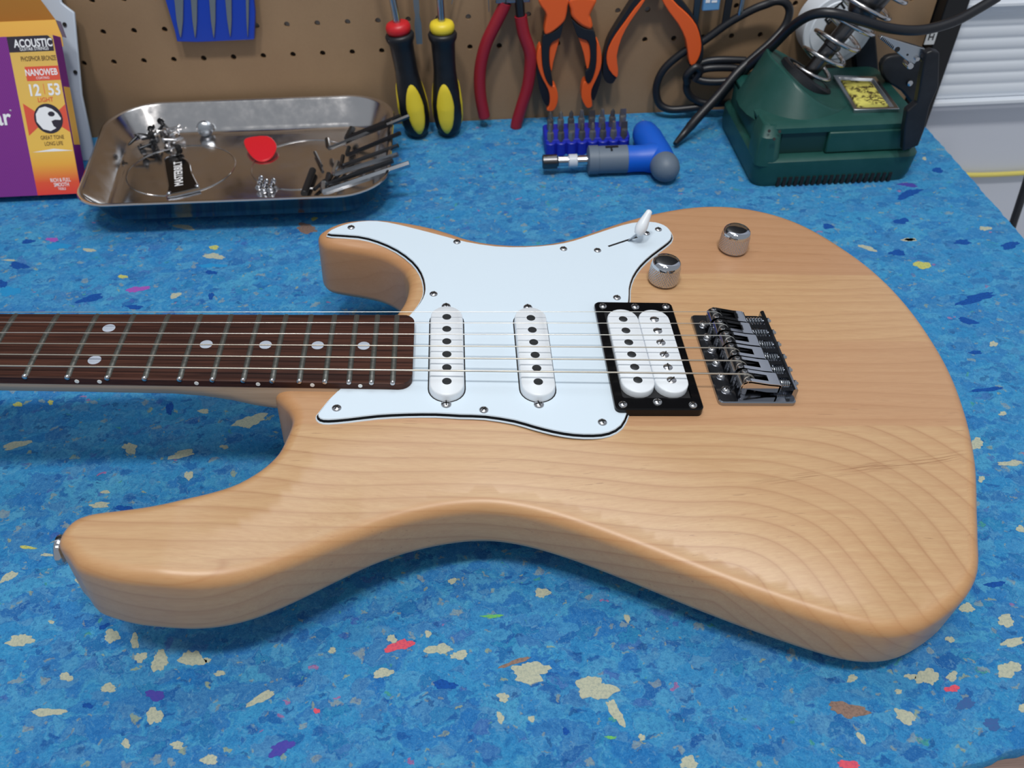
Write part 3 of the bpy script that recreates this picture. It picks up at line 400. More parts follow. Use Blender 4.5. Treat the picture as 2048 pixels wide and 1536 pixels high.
# pegboard with real holes
HP, HX, HZ, PY = 26.602, 170.1, 70.4, 416.65
def pegboard():
    vs = {}; V = []; F = []
    def vi(k, p):
        if k not in vs: vs[k] = len(V); V.append(p)
        return vs[k]
    n = 12; i0, i1, k0, k1 = -20, 29, 0, 24; r = 2.5; h = HP/2
    for i in range(i0, i1):
        for k in range(k0, k1):
            cx, cz = HX+i*HP, HZ+k*HP; ins = []; bk = []; out = []
            for j in range(n):
                a = 2*pi*j/n+pi/4; ins.append(vi((i, k, j, 'f'), (cx+r*cos(a), PY, cz+r*sin(a)))); bk.append(vi((i, k, j, 'b'), (cx+r*cos(a), PY+3.2, cz+r*sin(a))))
            for j in range(n):
                a = 2*pi*j/n+pi/4; m_ = max(abs(cos(a)), abs(sin(a))); x, z = cx+h*cos(a)/m_, cz+h*sin(a)/m_; out.append(vi((round(x, 1), round(z, 1)), (x, PY, z)))
            for j in range(n):
                q = (j+1) % n; F.append((out[j], out[q], ins[q], ins[j])); F.append((ins[j], ins[q], bk[q], bk[j]))
    xa, xb, za, zb = HX+(i0-.5)*HP, HX+(i1-.5)*HP, HZ+(k0-.5)*HP, HZ+(k1-.5)*HP
    m = MB(); m.add(V, F)
    def quad(x0, z0, x1, z1): m.add([(x0, PY, z0), (x1, PY, z0), (x1, PY, z1), (x0, PY, z1)], [(0, 1, 2, 3)])
    quad(xa, -12, xb, za); quad(xb, -12, 938, zb)
    me_back = [(xa, PY+3.2, -12), (938, PY+3.2, -12), (938, PY, -12), (xa, PY, -12)]; m.add(me_back, [(0, 1, 2, 3)])
    me_top = [(xa, PY, zb), (938, PY, zb), (938, PY+3.2, zb), (xa, PY+3.2, zb)]; m.add(me_top, [(0, 1, 2, 3)])
    me = bpy.data.meshes.new('pegboard'); me.from_pydata([tuple(c*MM for c in v) for v in m.v], [], m.f); me.materials.append(PEG)
    o = bpy.data.objects.new('pegboard', me); COL.objects.link(o); return o
pegb = pegboard(); tag(pegb, 'brown perforated hardboard tool panel standing behind the foam mat', 'pegboard')
b = MB(); b.box((-340, 420.5, 60), (936, 424, 712)); b.box((-340, 420.5, -12), (936, 424, 60)); b.build('backing_board', mat('backing_shade', (46, 38, 32), .8), pegb)  # dark brown puts the shade behind the holes into the colour
b = MB(); b.box((300, 419.9, 90), (700, 420.45, 104)); b.build('batten', mat('batten_grey', (150, 150, 150), .6), pegb)
b = MB(); b.box((939.5, 402, -60), (960.5, 425, 712)); post = b.build('frame_post', BLACKM, bevel=1)
tag(post, 'black upright frame post at the right end of the pegboard', 'post')
hs = Vector(HST[0])*.5+Vector(HST[2])*.5
b = MB(); b.box((hs.x-4.6, 401.5, hs.z-6.5), (hs.x+4.6, 402, hs.z+6.5)); lab = b.build('letter_label', TAPEW, post)
text('letter', 'H', 8, Matrix.Translation(Vector((hs.x, 401.45, hs.z))*MM)@Matrix.Rotation(pi/2, 4, 'X'), BLACKM, lab, bold=.25)
# unseen black panel, added above the board for polished tops to reflect
b = MB(); b.box((-420, 412.5, 232), (966, 416.4, 715)); struct(b.build('added_dark_panel', BLACKM, bevel=.5))
# bench and mat
b = MB(); b.box((-420, -275, -50), (926, 412, -10.2)); bench = b.build('workbench', BENCHW, bevel=1); tag(bench, 'brown wooden workbench top showing at the lower right corner below the mat', 'workbench')
edge = [(-420, -268), (400, -262), (600, -240), (711, -206.4), (743, -199.6), (800, -190), (900, -172), (937.5, -166)]
def wob(p, q, n, a): return [(p[0]+(q[0]-p[0])*t/n+rng.uniform(-a, a), p[1]+(q[1]-p[1])*t/n+rng.uniform(-a, a)) for t in range(n)]
mp = []
for a_, c_ in zip(edge[:-1], edge[1:]): mp += wob(a_, c_, 8, .8)
mp += wob((936.8, -166), (936.8, 415.5), 120, .7)+[(936.8, 415.5), (-420, 415.5)]
b = MB(); b.loft([[(x, y, -10) for x, y in mp], [(x, y, -.6) for x, y in mp], [(x-(.6 if x > 930 else 0), y+(.6 if y < 0 else 0), 0) for x, y in mp]])
fm = b.build('foam_mat', FOAM, ang=60); tag(fm, 'blue rebonded foam mat with cream flecks covering the bench', 'mat')
for k, (c, x, y, ax, ay, bx_, by_) in enumerate(CHIPS):
    if y > 414 or x > 934: continue
    n = 40; ph = [rng.uniform(0, 6.28) for _ in range(5)]; pts = []
    for j in range(n):
        a = 2*pi*j/n; q = 1+.16*sin(2*a+ph[0])+.13*sin(3*a+ph[1])+.09*sin(5*a+ph[2])+.06*sin(9*a+ph[4])+rng.uniform(-.11, .09); pts.append((x+(ax*cos(a)+bx_*sin(a))*q, y+(ay*cos(a)+by_*sin(a))*q))
    b = MB(); b.loft([[(u, v, -.3) for u, v in pts], [(x+(u-x)*.97, y+(v-y)*.97, .12) for u, v in pts]]); b.build('foam_chip', CHIPM[c], fm)
b = MB(); b.tube(YEL_, 2.6, 10, 6); yc = b.build('network_cable', YCAB); tag(yc, 'thin yellow cable running level along the white wall', 'cable')
b = MB(); b.tube(BLK, 3.6, 10, 6); bc = b.build('mains_cable', BLACKR); tag(bc, 'black cable hanging past the right edge of the mat', 'cable')

# ------------------------------------------------------------------ guitar
TILT = 0.0816545613
GO = Vector((550-42*sin(TILT), 0, 62.5-42*cos(TILT)))
gt = thing('electric_guitar', 'natural wood electric guitar with white pickguard lying face up on the foam mat', 'guitar', GO, rot=(0, TILT, 0))
GOFF = (550, 0, -42)
def gb(mb, name, mats, parent=gt, **k):
    o = mb.build(name, mats, None, off=GOFF, **k); o.location = (0, 0, 0); o.parent = parent; return o
def gl(u, v, w): return (u-550, v, w+42)
def interp(x, T):
    if x <= T[0][0]: return T[0][1]
    for (a, p), (c, q) in zip(T[:-1], T[1:]):
        if x <= c: t = (x-a)/(c-a); return p+(q-p)*t
    return T[-1][1]
DROP = [(375, 0), (415, 6), (455, 10.5), (520, 12), (650, 12), (705, 11), (735, 5), (765, 0)]
def body():
    O = ccw([(p.x, p.y) for p in spline([(x, y, 0) for x, y in BODY], 3, True)]); n = len(O)
    edgep = [(x, y) for x, y in O if y < -86 and x > 345]
    def segd(u, v):
        k = min(range(len(edgep)), key=lambda i: (u-edgep[i][0])**2+(v-edgep[i][1])**2); best = 1e9
        for i in (k-1, k):
            if 0 <= i < len(edgep)-1:
                (ax_, ay_), (bx0, by0) = edgep[i], edgep[i+1]; L2 = (bx0-ax_)**2+(by0-ay_)**2
                if L2 > 400: continue
                s_ = max(0, min(1, ((u-ax_)*(bx0-ax_)+(v-ay_)*(by0-ay_))/max(L2, 1e-6))); best = min(best, (u-ax_-s_*(bx0-ax_))**2+(v-ay_-s_*(by0-ay_))**2)
        return best**.5 if best < 1e9 else ((u-edgep[k][0])**2+(v-edgep[k][1])**2)**.5
    def con(u, v):
        if v > -30 or u < 370: return 0.
        dr = interp(u, DROP)
        if dr <= 0: return 0.
        d = segd(u, v)
        q = min(1, max(0, 1-(d-7)/48)); return dr*q*q*(1.4-.4*q)
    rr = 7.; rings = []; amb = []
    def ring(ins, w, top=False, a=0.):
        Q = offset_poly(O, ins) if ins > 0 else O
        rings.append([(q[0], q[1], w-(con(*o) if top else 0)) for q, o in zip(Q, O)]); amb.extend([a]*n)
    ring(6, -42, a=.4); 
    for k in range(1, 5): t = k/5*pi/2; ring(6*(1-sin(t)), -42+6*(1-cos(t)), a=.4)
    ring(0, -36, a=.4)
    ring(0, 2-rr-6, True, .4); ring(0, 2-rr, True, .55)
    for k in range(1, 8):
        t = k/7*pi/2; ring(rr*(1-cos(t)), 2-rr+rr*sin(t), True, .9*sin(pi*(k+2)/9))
    m = MB(); m.loft(rings, cap=False)
    # drop the contour more gently on the inner ring
    base = len(m.v)-n; nring = len(m.v); inner = [m.v[base+i] for i in range(n)]
    for i in range(n): u, v, w = inner[i]; m.v[base+i] = (u, v, 2-con(u, v))
    for idx, w_lim in ((len(rings)-2, 0),):
        pass
    ip = [Vector((q[0], q[1])) for q in inner]
    def inside(x, y):
        c = False; j = n-1
        for i in range(n):
            xi, yi = ip[i]; xj, yj = ip[j]
            if (yi > y) != (yj > y) and x < (xj-xi)*(y-yi)/(yj-yi)+xi: c = not c
            j = i
        return c
    grid = []
    for gx, gy in [(x, y) for x in range(332, 790, 4) for y in range(-165, -28, 4)]+[(x, y) for x in range(332, 790, 12) for y in range(-24, 170, 12)]:
        if inside(gx, gy) and min((gx-q.x)**2+(gy-q.y)**2 for q in ip) > 3.4: grid.append(Vector((gx, gy)))
    vs, es, fs, ov, oe, of = geometry.delaunay_2d_cdt(ip+grid, [(i, (i+1) % n) for i in range(n)], [], 1, 1e-4)
    mp_ = {}
    for i, v in enumerate(vs):
        src = [q for q in ov[i] if q < n]
        if src: mp_[i] = base+src[0]
        else: mp_[i] = len(m.v); m.v.append((v.x, v.y, 2-con(v.x, v.y))); amb.append(0.)
    for f in fs: m.f.append(tuple(mp_[i] for i in f)); m.m.append(0)
    m.f.append(tuple(range(n))[::-1]); m.m.append(0)
    o = gb(m, 'body', WOOD, ang=70)
    me = o.data; N0 = [tuple(x.vector) for x in me.vertex_normals]; e = .6
    for i in list(range(base, base+n))+list(range(nring, len(m.v))):
        u, v, w = m.v[i]; a_ = Vector(((con(u+e, v)-con(u-e, v))/(2*e), (con(u, v+e)-con(u, v-e))/(2*e), 1)).normalized(); N0[i] = tuple(a_) if i >= nring else tuple((a_+Vector(N0[i])*.12).normalized())
    me.normals_split_custom_set_from_vertices(N0)
    at = o.data.attributes.new('edge_amber_side_light', 'FLOAT', 'POINT'); at.data.foreach_set('value', amb[:len(o.data.vertices)])
    return o
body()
# neck
nk = bpy.data.objects.new('neck', None); COL.objects.link(nk); nk.parent = gt
fx = lambda n: 648*(1-2**(-n/12)); hw = lambda u: (41+15*u/466)/2
secs = [(-4, 16, 2.1), (60, 16, 2.1), (180, 16.5, 2.1), (300, 17, 2.1), (352, 17, 2.2), (368, 17, 2.6), (382, 17.5, 3.6), (394, 18.5, 6), (404, 19, 9), (470, 19, 9)]
R = []
for u, d, e in secs:
    h = hw(u)-.15; ring = []
    for j in range(25): a = pi+pi*j/24; ring.append((u, h*(abs(cos(a))**(2/e))*(1 if cos(a) > 0 else -1), 5-d*(abs(sin(a))**(2/e))))
    R.append(ring)
m = MB(); m.loft(R)
neck = gb(m, 'neck', MAPLE, ang=60); bpy.data.objects.remove(nk); nk = neck
m = MB(); UE = 476.; cr = 7.; cols = [-1, -.96, -.8, -.5, -.25, 0, .25, .5, .8, .96, 1]; rows = []
us = [0+UE*k/40 for k in range(41)]
def endu(v): d = max(0, abs(v)-(hw(UE)-cr)); return UE-cr+sqrt(max(0, cr*cr-d*d)) if d > 0 else UE
def fbw(v): return 9.9-v*v/(2*330.)
top = []; bot = []
ts = [-1+2*k/28 for k in range(29)]
for k, u in enumerate(us):
    rt = []; rb = []
    for t in ts:
        s_ = math.copysign(1-(1-abs(t))**1.6, t); v = hw(u)*s_; uu = min(u, endu(v)) if k < 40 else endu(v); rt.append((uu, v, fbw(v)-(.25 if abs(s_) > .995 else 0))); rb.append((uu, v, 4.6))
    top.append(rt); bot.append(rb)
N_ = len(ts); V = [p for r in top for p in r]+[p for r in bot for p in r]; K = len(us); F = []
for k in range(K-1):
    for i in range(N_-1): a = k*N_+i; F.append((a, a+1, a+N_+1, a+N_)); a += K*N_; F.append((a, a+N_, a+N_+1, a+1))
    for i in (0, N_-1): a = k*N_+i; F.append((a, a+N_, a+N_+K*N_, a+K*N_))
for i in range(N_-1): a = (K-1)*N_+i; F.append((a, a+1, a+1+K*N_, a+K*N_)); F.append((i, i+1, i+1+K*N_, i+K*N_))
m.add(V, F); gb(m, 'fretboard', ROSE, nk, ang=40)
for k in range(1, 23):
    u = fx(k); h = hw(u)-.3; R = []
    for j in range(13):
        v = -h+2*h*j/12; w0 = fbw(v); e = 0 if 0 < j < 12 else .55
        R.append([(u+du, v, w0-.05+(dw-e*(dw > .3))) for du, dw in ((-1.5, 0), (-1.35, .5), (-.75, .88), (0, 1.), (.75, .88), (1.35, .5), (1.5, 0))])
    m = MB(); m.loft(R); gb(m, 'fret', FRETM, nk, ang=60)
    m = MB()
    m.lathe([(-.5, .9), (0, 1.35), (.5, 1.45), (.9, 1.1), (1., .1)][::-1] and [(-.9, .1), (-.75, 1.0), (-.3, 1.4), (.4, 1.45)], (u, -h-.1, fbw(h)+.25), (0, 1, 0), 12)
    gb(m, 'fret_end', NICKEL, nk, ang=60)
dots = [(.5*(fx(a-1)+fx(a)), 0) for a in (3, 5, 7, 9)]+[(.5*(fx(11)+fx(12)), 12.6), (.5*(fx(11)+fx(12)), -12.6)]+[(.5*(fx(a-1)+fx(a)), 0) for a in (15, 17, 19, 21)]
for u, v in dots: m = MB(); m.lathe([(0, 3.25), (.25, 3.25), (.3, 3.1)], (u, v, fbw(v)-.18), (0, 0, 1), 24); gb(m, 'fret_marker', PEARL, nk)
for u in [.5*(fx(a-1)+fx(a)) for a in (3, 5, 7, 9, 15, 17, 19, 21)]+[.5*(fx(11)+fx(12))-5.5, .5*(fx(11)+fx(12))+5.5]:
    m = MB(); m.lathe([(0, 1.15), (.25, 1.1)], (u, -hw(u)-.05, 6.9), (0, -1, 0), 12); gb(m, 'side_dot', SIDEM, nk)
m = MB(); m.box((-4, -21, 4), (0, 21, 11.4)); gb(m, 'nut', SIDEM, nk, bevel=.5)
hp = [(-4, -20.5), (-4, 20.5), (-40, 24), (-75, 40), (-150, 52), (-172, 40), (-178, 10), (-160, -18), (-60, -26), (-25, -22)]
m = MB(); m.prism([(x, y, 0) for x, y in hp], (0, 0, -9), (0, 0, 4.6)); gb(m, 'headstock', MAPLE, nk, bevel=2)
posts = [(-40-24*i, -14+9.2*i) for i in range(6)]
for i, (x, y) in enumerate(posts): m = MB(); m.cyl((x, y, 4.4), (x, y, 13), 3.2, 14, bev=.4); gb(m, 'tuning_post', CHROME, nk)
# pickguard: three plies
G2 = ccw([(q.x, q.y) for q in spline([(x, y, 0) for x, y in GUARD], 2, True)])
def ply(ins, w0, w1, ins1=None):
    a = offset_poly(G2, ins); c = offset_poly(G2, ins if ins1 is None else ins1); m = MB(); n = len(a)
    m.add([(x, y, w0) for x, y in a]+[(x, y, w1) for x, y in c], [(i, (i+1) % n, n+(i+1) % n, n+i) for i in range(n)])
    vs, es, fs, ov, oe, of = geometry.delaunay_2d_cdt([Vector(q) for q in c], [(i, (i+1) % n) for i in range(n)], [], 1, 1e-4)
    mp_ = [n+(ov[i][0] if ov[i] else 0) for i in range(len(vs))]
    m.add([], []); m.f += [tuple(mp_[i] for i in f) for f in fs]; m.m += [0]*len(fs); return m
pg = gb(ply(-1.75, 2.02, 2.7, -1.4), 'pickguard', PGW, ang=30)
gb(ply(-1.15, 2.7, 3.75, -.35), 'black_ply', BLACKP, pg, ang=30, label='black middle ply')
gb(ply(-.25, 3.75, 4.4, 0), 'top_ply', PGW, pg, ang=30)
def screw(r=2.6, h=1.2, deep=.9):
    m = MB(); m.lathe([(0, r), (.25, r), (h*.6, r*.86), (h*.92, r*.5), (h, .01)], n=20)
    m.mi(1)
    for a in (0, pi/2):
        c, s = cos(a+.5), sin(a+.5); L = r*.62; W = r*.13
        pts = [(-L, -W), (L, -W), (L, W), (-L, W)]; m.prism([(x*c-y*s, x*s+y*c, 0) for x, y in pts], (0, 0, h*.45), (0, 0, h*1.02))
    return m
SCR = {}
def put_screw(u, v, w, parent, name, r=2.6, h=1.2, rot=0.):
    k = (r, h)
    if k not in SCR:
        o = screw(r, h).build(name, [NICKEL, SLOTM], parent, ang=40); SCR[k] = o.data
    else: o = bpy.data.objects.new(name, SCR[k]); COL.objects.link(o); o.parent = parent
    o.location = tuple(c*MM for c in gl(u, v, w)); o.rotation_euler = (0, 0, rot); return o
for u, v in GSCREW: put_screw(u, v, 4.35, pg, 'guard_screw', 2.45, 1.15, rng.uniform(0, 3))
s0, s1, s2 = [Vector(q) for q in SLOT]
dx = (s1-s0).normalized(); nx = Vector((-dx.y, dx.x))*.75
m = MB(); m.prism([(*(s0+nx), 0), (*(s0-nx), 0), (*(s1-nx), 0), (*(s1+nx), 0)], (0, 0, 4.2), (0, 0, 4.46)); gb(m, 'switch_slot', SLOTM, pg)
# selector switch
sw = MB(); ta, tb = Vector(TIP[0]), Vector(TIP[1]); a3 = Vector((s2.x, s2.y, 3.))
sw.prism([a3+Vector((dx.x*1.7, dx.y*1.7, 0)), a3-Vector((dx.x*1.7, dx.y*1.7, 0)), ta-Vector((dx.x*1.3, dx.y*1.3, 0)), ta+Vector((dx.x*1.3, dx.y*1.3, 0))], (nx.x*.5, nx.y*.5, 0), (-nx.x*.5, -nx.y*.5, 0))
swo = gb(sw, 'selector_switch', STEEL)
m = MB(); L = (tb-ta).length; m.lathe([(-1.5, 1.2), (-.8, 2.6), (2, 3.7), (4.5, 4.), (7, 3.5), (L, 2.2), (L+1.6, 1.9), (L+2.4, .8)], ta, tb-ta, 18); gb(m, 'switch_tip', WHITEP, swo, ang=60)
# single-coil pickups
def stadium(cx, cy, hx_, hy, w, n=12):
    pts = []
    for s_, a0 in ((1, 0), (-1, pi)):
        for j in range(n+1): a = a0+pi*j/n; pts.append((cx+hx_*cos(a), cy+s_*(hy-hx_)+hx_*sin(a), w))
    return pts
for ci, (uc, lb) in enumerate(((494, 'neck'), (541.7, 'middle'))):
    m = MB(); hy = 36.2
    m.loft([stadium(uc, 0, 9.3, hy+.5, 4.2), stadium(uc, 0, 9.0, hy+.2, 7.8), stadium(uc, 0, 8.8, hy, 8.5), stadium(uc, 0, 8.3, hy-.5, 9)])
    pk = gb(m, 'pickup', WHITEP, ang=50)
    m = MB(); m.loft([stadium(uc, 0, 9.9, hy+1.1, 4.3), stadium(uc, 0, 9.9, hy+1.1, 4.45)]); gb(m, 'cover_gap', SLOTM, pk)
    for i in range(6): m = MB(); m.lathe([(0, 2.5), (.35, 2.5), (.5, 2.35)], (uc, 26.25-10.5*i, 8.75), n=20); gb(m, 'pole_piece', POLE, pk)
    for sg in (-1, 1): put_screw(uc-.3, sg*40+1.4, 4.35, pk, 'pickup_screw', 2.75, 1.4, rng.uniform(0, 3))
# humbucker
def rrect(u0, u1, v0, v1, r, w, n=5):
    pts = []
    for cx, cy, a0 in ((u1-r, v1-r, 0), (u0+r, v1-r, pi/2), (u0+r, v0+r, pi), (u1-r, v0+r, 1.5*pi)):
        for j in range(n+1): a = a0+pi/2*j/n; pts.append((cx+r*cos(a), cy+r*sin(a), w))
    return pts
hbk = MB(); u0, u1, v0, v1 = 580.6, 627.2, -44.4, 44.4; I = (585.2, 622.4, -36.3, 36.3)
hbk.loft([rrect(u0, u1, v0, v1, 3, 2.1), rrect(u0, u1, v0, v1, 3, 6.6), rrect(u0+.6, u1-.6, v0+.6, v1-.6, 2.6, 7.3), rrect(*I, 1.5, 7.4), rrect(I[0]+.5, I[1]-.5, I[2]+.5, I[3]-.5, 1.3, 4)])
hb = gb(hbk, 'humbucker', BLACKP, ang=40)
hb['label'] = 'black plastic mounting ring'
for uc in (594.6, 612.8):
    m = MB(); m.loft([stadium(uc, -.4, 9.0, 34.6, 6), stadium(uc, -.4, 9.0, 34.6, 9.4), stadium(uc, -.4, 8.75, 34.3, 9.9), stadium(uc, -.4, 8.3, 33.8, 10.1)]); gb(m, 'bobbin', WHITEP, hb, ang=45, label='white coil bobbin')
    for i in range(6):
        v = 24.9-10.1*i
        if uc < 600: m = MB(); m.lathe([(0, 2.5), (.3, 2.5), (.42, 2.3)], (uc, v, 9.85), n=20); gb(m, 'pole_piece', POLE, hb)
        else:
            m = MB(); m.lathe([(0, 2.6), (.35, 2.6), (.9, 1.9), (1.05, .01)], (uc, v, 9.9), n=20); m.mi(1); a = rng.uniform(0, 3); c, s = cos(a), sin(a)
            m.prism([(uc+x*c-y*s, v+x*s+y*c, 0) for x, y in ((-2.4, -.3), (2.4, -.3), (2.4, .3), (-2.4, .3))], (0, 0, 10.1), (0, 0, 11)); gb(m, 'pole_screw', [NICKEL, SLOTM], hb, ang=45)
m = MB(); m.box((585.5, -36, 4.4), (622, 36, 6)); gb(m, 'coil_base', BLACKM, hb)
for k, (u, v) in enumerate(RSCREW): put_screw(u, v, 7.25, hb, 'ring_screw', 2.35 if k % 3 != 1 else 2.5, 1.3, rng.uniform(0, 3))
# bridge
m = MB(); m.loft([rrect(637.6, 680, -36.6, 36.6, 2.5, 2.1), rrect(637.6, 680, -36.6, 36.6, 2.5, 4.0), rrect(638.2, 679.4, -36, 36, 2.2, 4.6)])
brg = gb(m, 'bridge', PLATEM, ang=35)
m = MB(); m.loft([[(677.4, v, 4.2), (677.4, v, 10.2), (678.2, v, 11), (679.3, v, 11), (680, v, 10.2), (680, v, 4.2)] for v in (-33, 33)]); gb(m, 'rear_lip', PLATEM, brg, ang=35)
for i in range(6): put_screw(643.3, 27.3-10.9*i, 4.5, brg, 'mounting_screw', 2.7, 1.9, rng.uniform(0, 3))
SU = [647.9, 648.9, 650, 650.2, 651, 652.4]; SV = [26.25-10.5*i for i in range(6)]
for i in range(6):
    u, v = SU[i], SV[i]; m = MB(); W = 4.7
    prof = [(-3.2, 9.2), (-3.4, 11.6), (-2.4, 13.4), (-.6, 14.5), (1.5, 14.6), (5, 13.9), (12, 12.6), (17.5, 12), (18.6, 11.2)]
    def strip(v0, v1, a=0, c=99):
        P_ = prof[a:c]; up_ = [(u+x, v0, w) for x, w in P_]; R0 = []
        for x, w in P_: R0.append([(u+x, v+v0, w), (u+x, v+v1, w), (u+x+.3, v+v1, w-1.3), (u+x+.3, v+v0, w-1.3)])
        m.loft(R0)
    strip(-W, -2.3); strip(2.3, W); strip(-2.3, 2.3, 0, 5); strip(-2.3, 2.3, 6, 9)
    for sg in (-1, 1): # folded side skirts
        R0 = [[(u+x, v+sg*W, w-.3), (u+x, v+sg*(W-1), w-.3), (u+x, v+sg*(W-1), max(6.4, w-6)), (u+x, v+sg*W, max(6.4, w-6))] for x, w in prof[2:]]; m.loft(R0)
    R0 = [[(u+x_, v+y_, w_) for x_, y_ in ((17.6, -W), (18.8, -W), (18.8, W), (17.6, W))] for w_ in (6.4, 11.4)]; m.loft(R0)
    sd_ = gb(m, 'saddle', CHROME, brg, ang=32)
    m = MB(); m.box((u+2, v-1.85, 6.6), (u+14, v+1.85, 8.2)); gb(m, 'saddle_floor', DARKST, brg)
    m = MB()
    for sg in (-1, 1): m.cyl((u-.2, v+sg*3.4, 4.6), (u-.2, v+sg*3.4, 15), 1.35, 12, bev=.3)
    gb(m, 'height_screw', NICKEL, brg, ang=40)
    m = MB(); m.cyl((u+17, v, 8.7), (682.2, v, 8.7), .9, 10); m.lathe([(0, 2.), (1., 2.), (1.6, 1.3), (1.8, .1)], (679.9, v, 8.7), (1, 0, 0), 14)
    L = 677.2-(u+18.8); nt = 6.; pts = [(u+18.9+L*t/48, v+1.75*cos(2*pi*nt*t/48), 8.7+1.75*sin(2*pi*nt*t/48)) for t in range(49)]; m.tube(pts, .42, 5, 1); gb(m, 'intonation_spring', STEEL, brg, ang=60)
# strings
for i in range(6):
    u, v = SU[i], SV[i]; r = [.2, .24, .3, .34, .42, .5][i]; m = MB(); vn = 17.5-7*i; x, y = posts[5-i]
    pts = [(x, y, 8.5), (0, vn, 11.4)]+[(u*t/12, vn+(v-vn)*t/12, 11.4+(15.05+r-11.4)*t/12) for t in range(1, 12)]+[(u-1.2, v, 15.0+r), (u+.3, v, 14.95+r), (u+3, v, 13.9), (u+6, v, 10.5), (u+8, v, 5)]
    m.tube(pts, r, 8, 1); gb(m, 'string', STRING if i < 3 else WOUND, ang=80)
# control knobs
for (u, v) in KNOB:
    u -= 1.6; v -= 1.4
    m = MB(); m.cyl((u, v, 2), (u, v, 3.6), 7.6, 24); m.mi(0); n = 48; R = []; H = 10.5
    prof = [(3.2, 8.6), (3.6, 9.2)]+[(3.8+H*k/30, 9.35-.35*k/30) for k in range(31)]+[(14.8, 8.9), (16.2, 8.75), (17.3, 8.2), (18.1, 7.2), (18.5, 5.6), (18.75, 3), (18.8, .01)]
    def kn(t, a): return 1+(.07*(abs(cos(a*18+t*1.3))*abs(cos(a*18-t*1.3))-.5) if 3.85 < t < 14.2 else 0)
    m.lathe([(t, r) for t, r in prof[:33]], (u, v, 0), (0, 0, 1), 200, 0, kn); m.mi(1); m.lathe(prof[32:], (u, v, 0), (0, 0, 1), 48)
    kb = gb(m, 'control_knob', [KNURL, CHROME], ang=60)
m = MB(); m.lathe([(0, 3.2), (3.5, 3.4), (6, 3.8), (9.5, 6.6), (10.6, 7.3), (12.2, 7.2), (13, 6), (13.2, .1)], (330.5, -106, -21), (-1, -.1, -.02), 24); gb(m, 'strap_button', CHROME, ang=40)

# ------------------------------------------------------------------ metal parts tray and what lies in it
tr = thing('parts_tray', 'shallow stainless steel magnetic parts tray against the pegboard', 'tray', (318, 322, 0)); TO = (318, 322, 0)
def trr(ins, z, r=40):
    P0 = Vector((198+ins*1.0, 233+ins)); cs = [((200+ins), 234+ins), (446-ins, 231+ins), (445-ins, 408-ins), (188+ins, 411-ins)]; rr_ = max(r-ins*.8, 10); rad = [rr_*.75, rr_, rr_*1.15, rr_*1.1]; pts = []
    for (cx, cy), a0, R_ in zip(cs, (pi, 1.5*pi, 0, pi/2), rad):
        sx = 1 if a0 in (pi, pi/2) else -1; sy = 1 if a0 in (pi, 1.5*pi) else -1
        for j in range(11): a = a0+pi/2*j/10; pts.append((cx+sx*R_+R_*cos(a), cy+sy*R_+R_*sin(a), z))
    return pts
m = MB(); m.loft([trr(24, 9.2), trr(17, 9.6), trr(13, 13), trr(3, 31.5), trr(0, 32.5), trr(-.6, 33.6), trr(0, 34.6), trr(1.8, 34.6), trr(3.4, 33), trr(13.4, 15), trr(16, 12), trr(20, 10.6), trr(26, 10.2)])
m.build('pan', TRAYM, tr, off=TO, ang=50)
for cx in (259, 366):
    m = MB(); m.lathe([(0, 41), (1, 43), (8, 43), (9.2, 41)], (cx, 326, 0), n=40); m.build('magnet_base', BLACKR, tr, off=TO)
    m = MB(); m.tube([(cx+46*cos(a*pi/24), 328+43*sin(a*pi/24), 10.3) for a in range(49)], .7, 6, 1); m.build('pressed_ring', TRAYM, tr, off=TO, ang=60)
# truss-rod cover plate
PL = [Vector((x, y, 0)) for x, y, z in PLATE]
c0 = (PL[0]+PL[1])*.5
outl = [PL[0], PL[1], PL[2], PL[3], PL[4], PL[5], PL[6], PL[7], PL[8], PL[9]]
cc = sum(outl, Vector())/len(outl)
pl = thing('truss_rod_cover', 'small black bell-shaped cover plate lettered in white lying in the tray', 'cover plate', (cc.x, cc.y, 10.5)); LO = (cc.x, cc.y, 10.5)
sp = spline(outl, 3, True)
m = MB(); m.loft([[(q.x, q.y, 10.6) for q in sp], [(q.x, q.y, 12) for q in sp], [(cc.x+(q.x-cc.x)*.97, cc.y+(q.y-cc.y)*.97, 12.3) for q in sp]]); m.build('rim', CHROME, pl, off=LO, ang=30)
m = MB(); m.loft([[(cc.x+(q.x-cc.x)*.92, cc.y+(q.y-cc.y)*.92, 12.2) for q in sp], [(cc.x+(q.x-cc.x)*.9, cc.y+(q.y-cc.y)*.9, 12.8) for q in sp]]); m.build('face', BLACKP, pl, off=LO)
for q in (PL[6]*.9+cc*.1, PL[8]*.88+cc*.12, (PL[2]+PL[3])*.5): m = MB(); m.lathe([(0, 2), (.6, 1.9), (1.3, 1), (1.5, .1)], (q.x, q.y, 12.7), n=14); m.build('pin', CHROME, pl, off=LO)
ta_, tb_ = Vector((*PLTX[1], 0)), Vector((*PLTX[2], 0)); ang_ = atan2((ta_-tb_).y, (ta_-tb_).x); mid = (ta_+tb_)*.5-Vector((cc.x, cc.y, 0))
text('lettering', 'MASTERBILT', 9.5, Matrix.Translation(Vector((mid.x, mid.y, 2.5))*MM)@Matrix.Rotation(ang_, 4, 'Z'), INKW, pl, bold=.22, sx=.82)
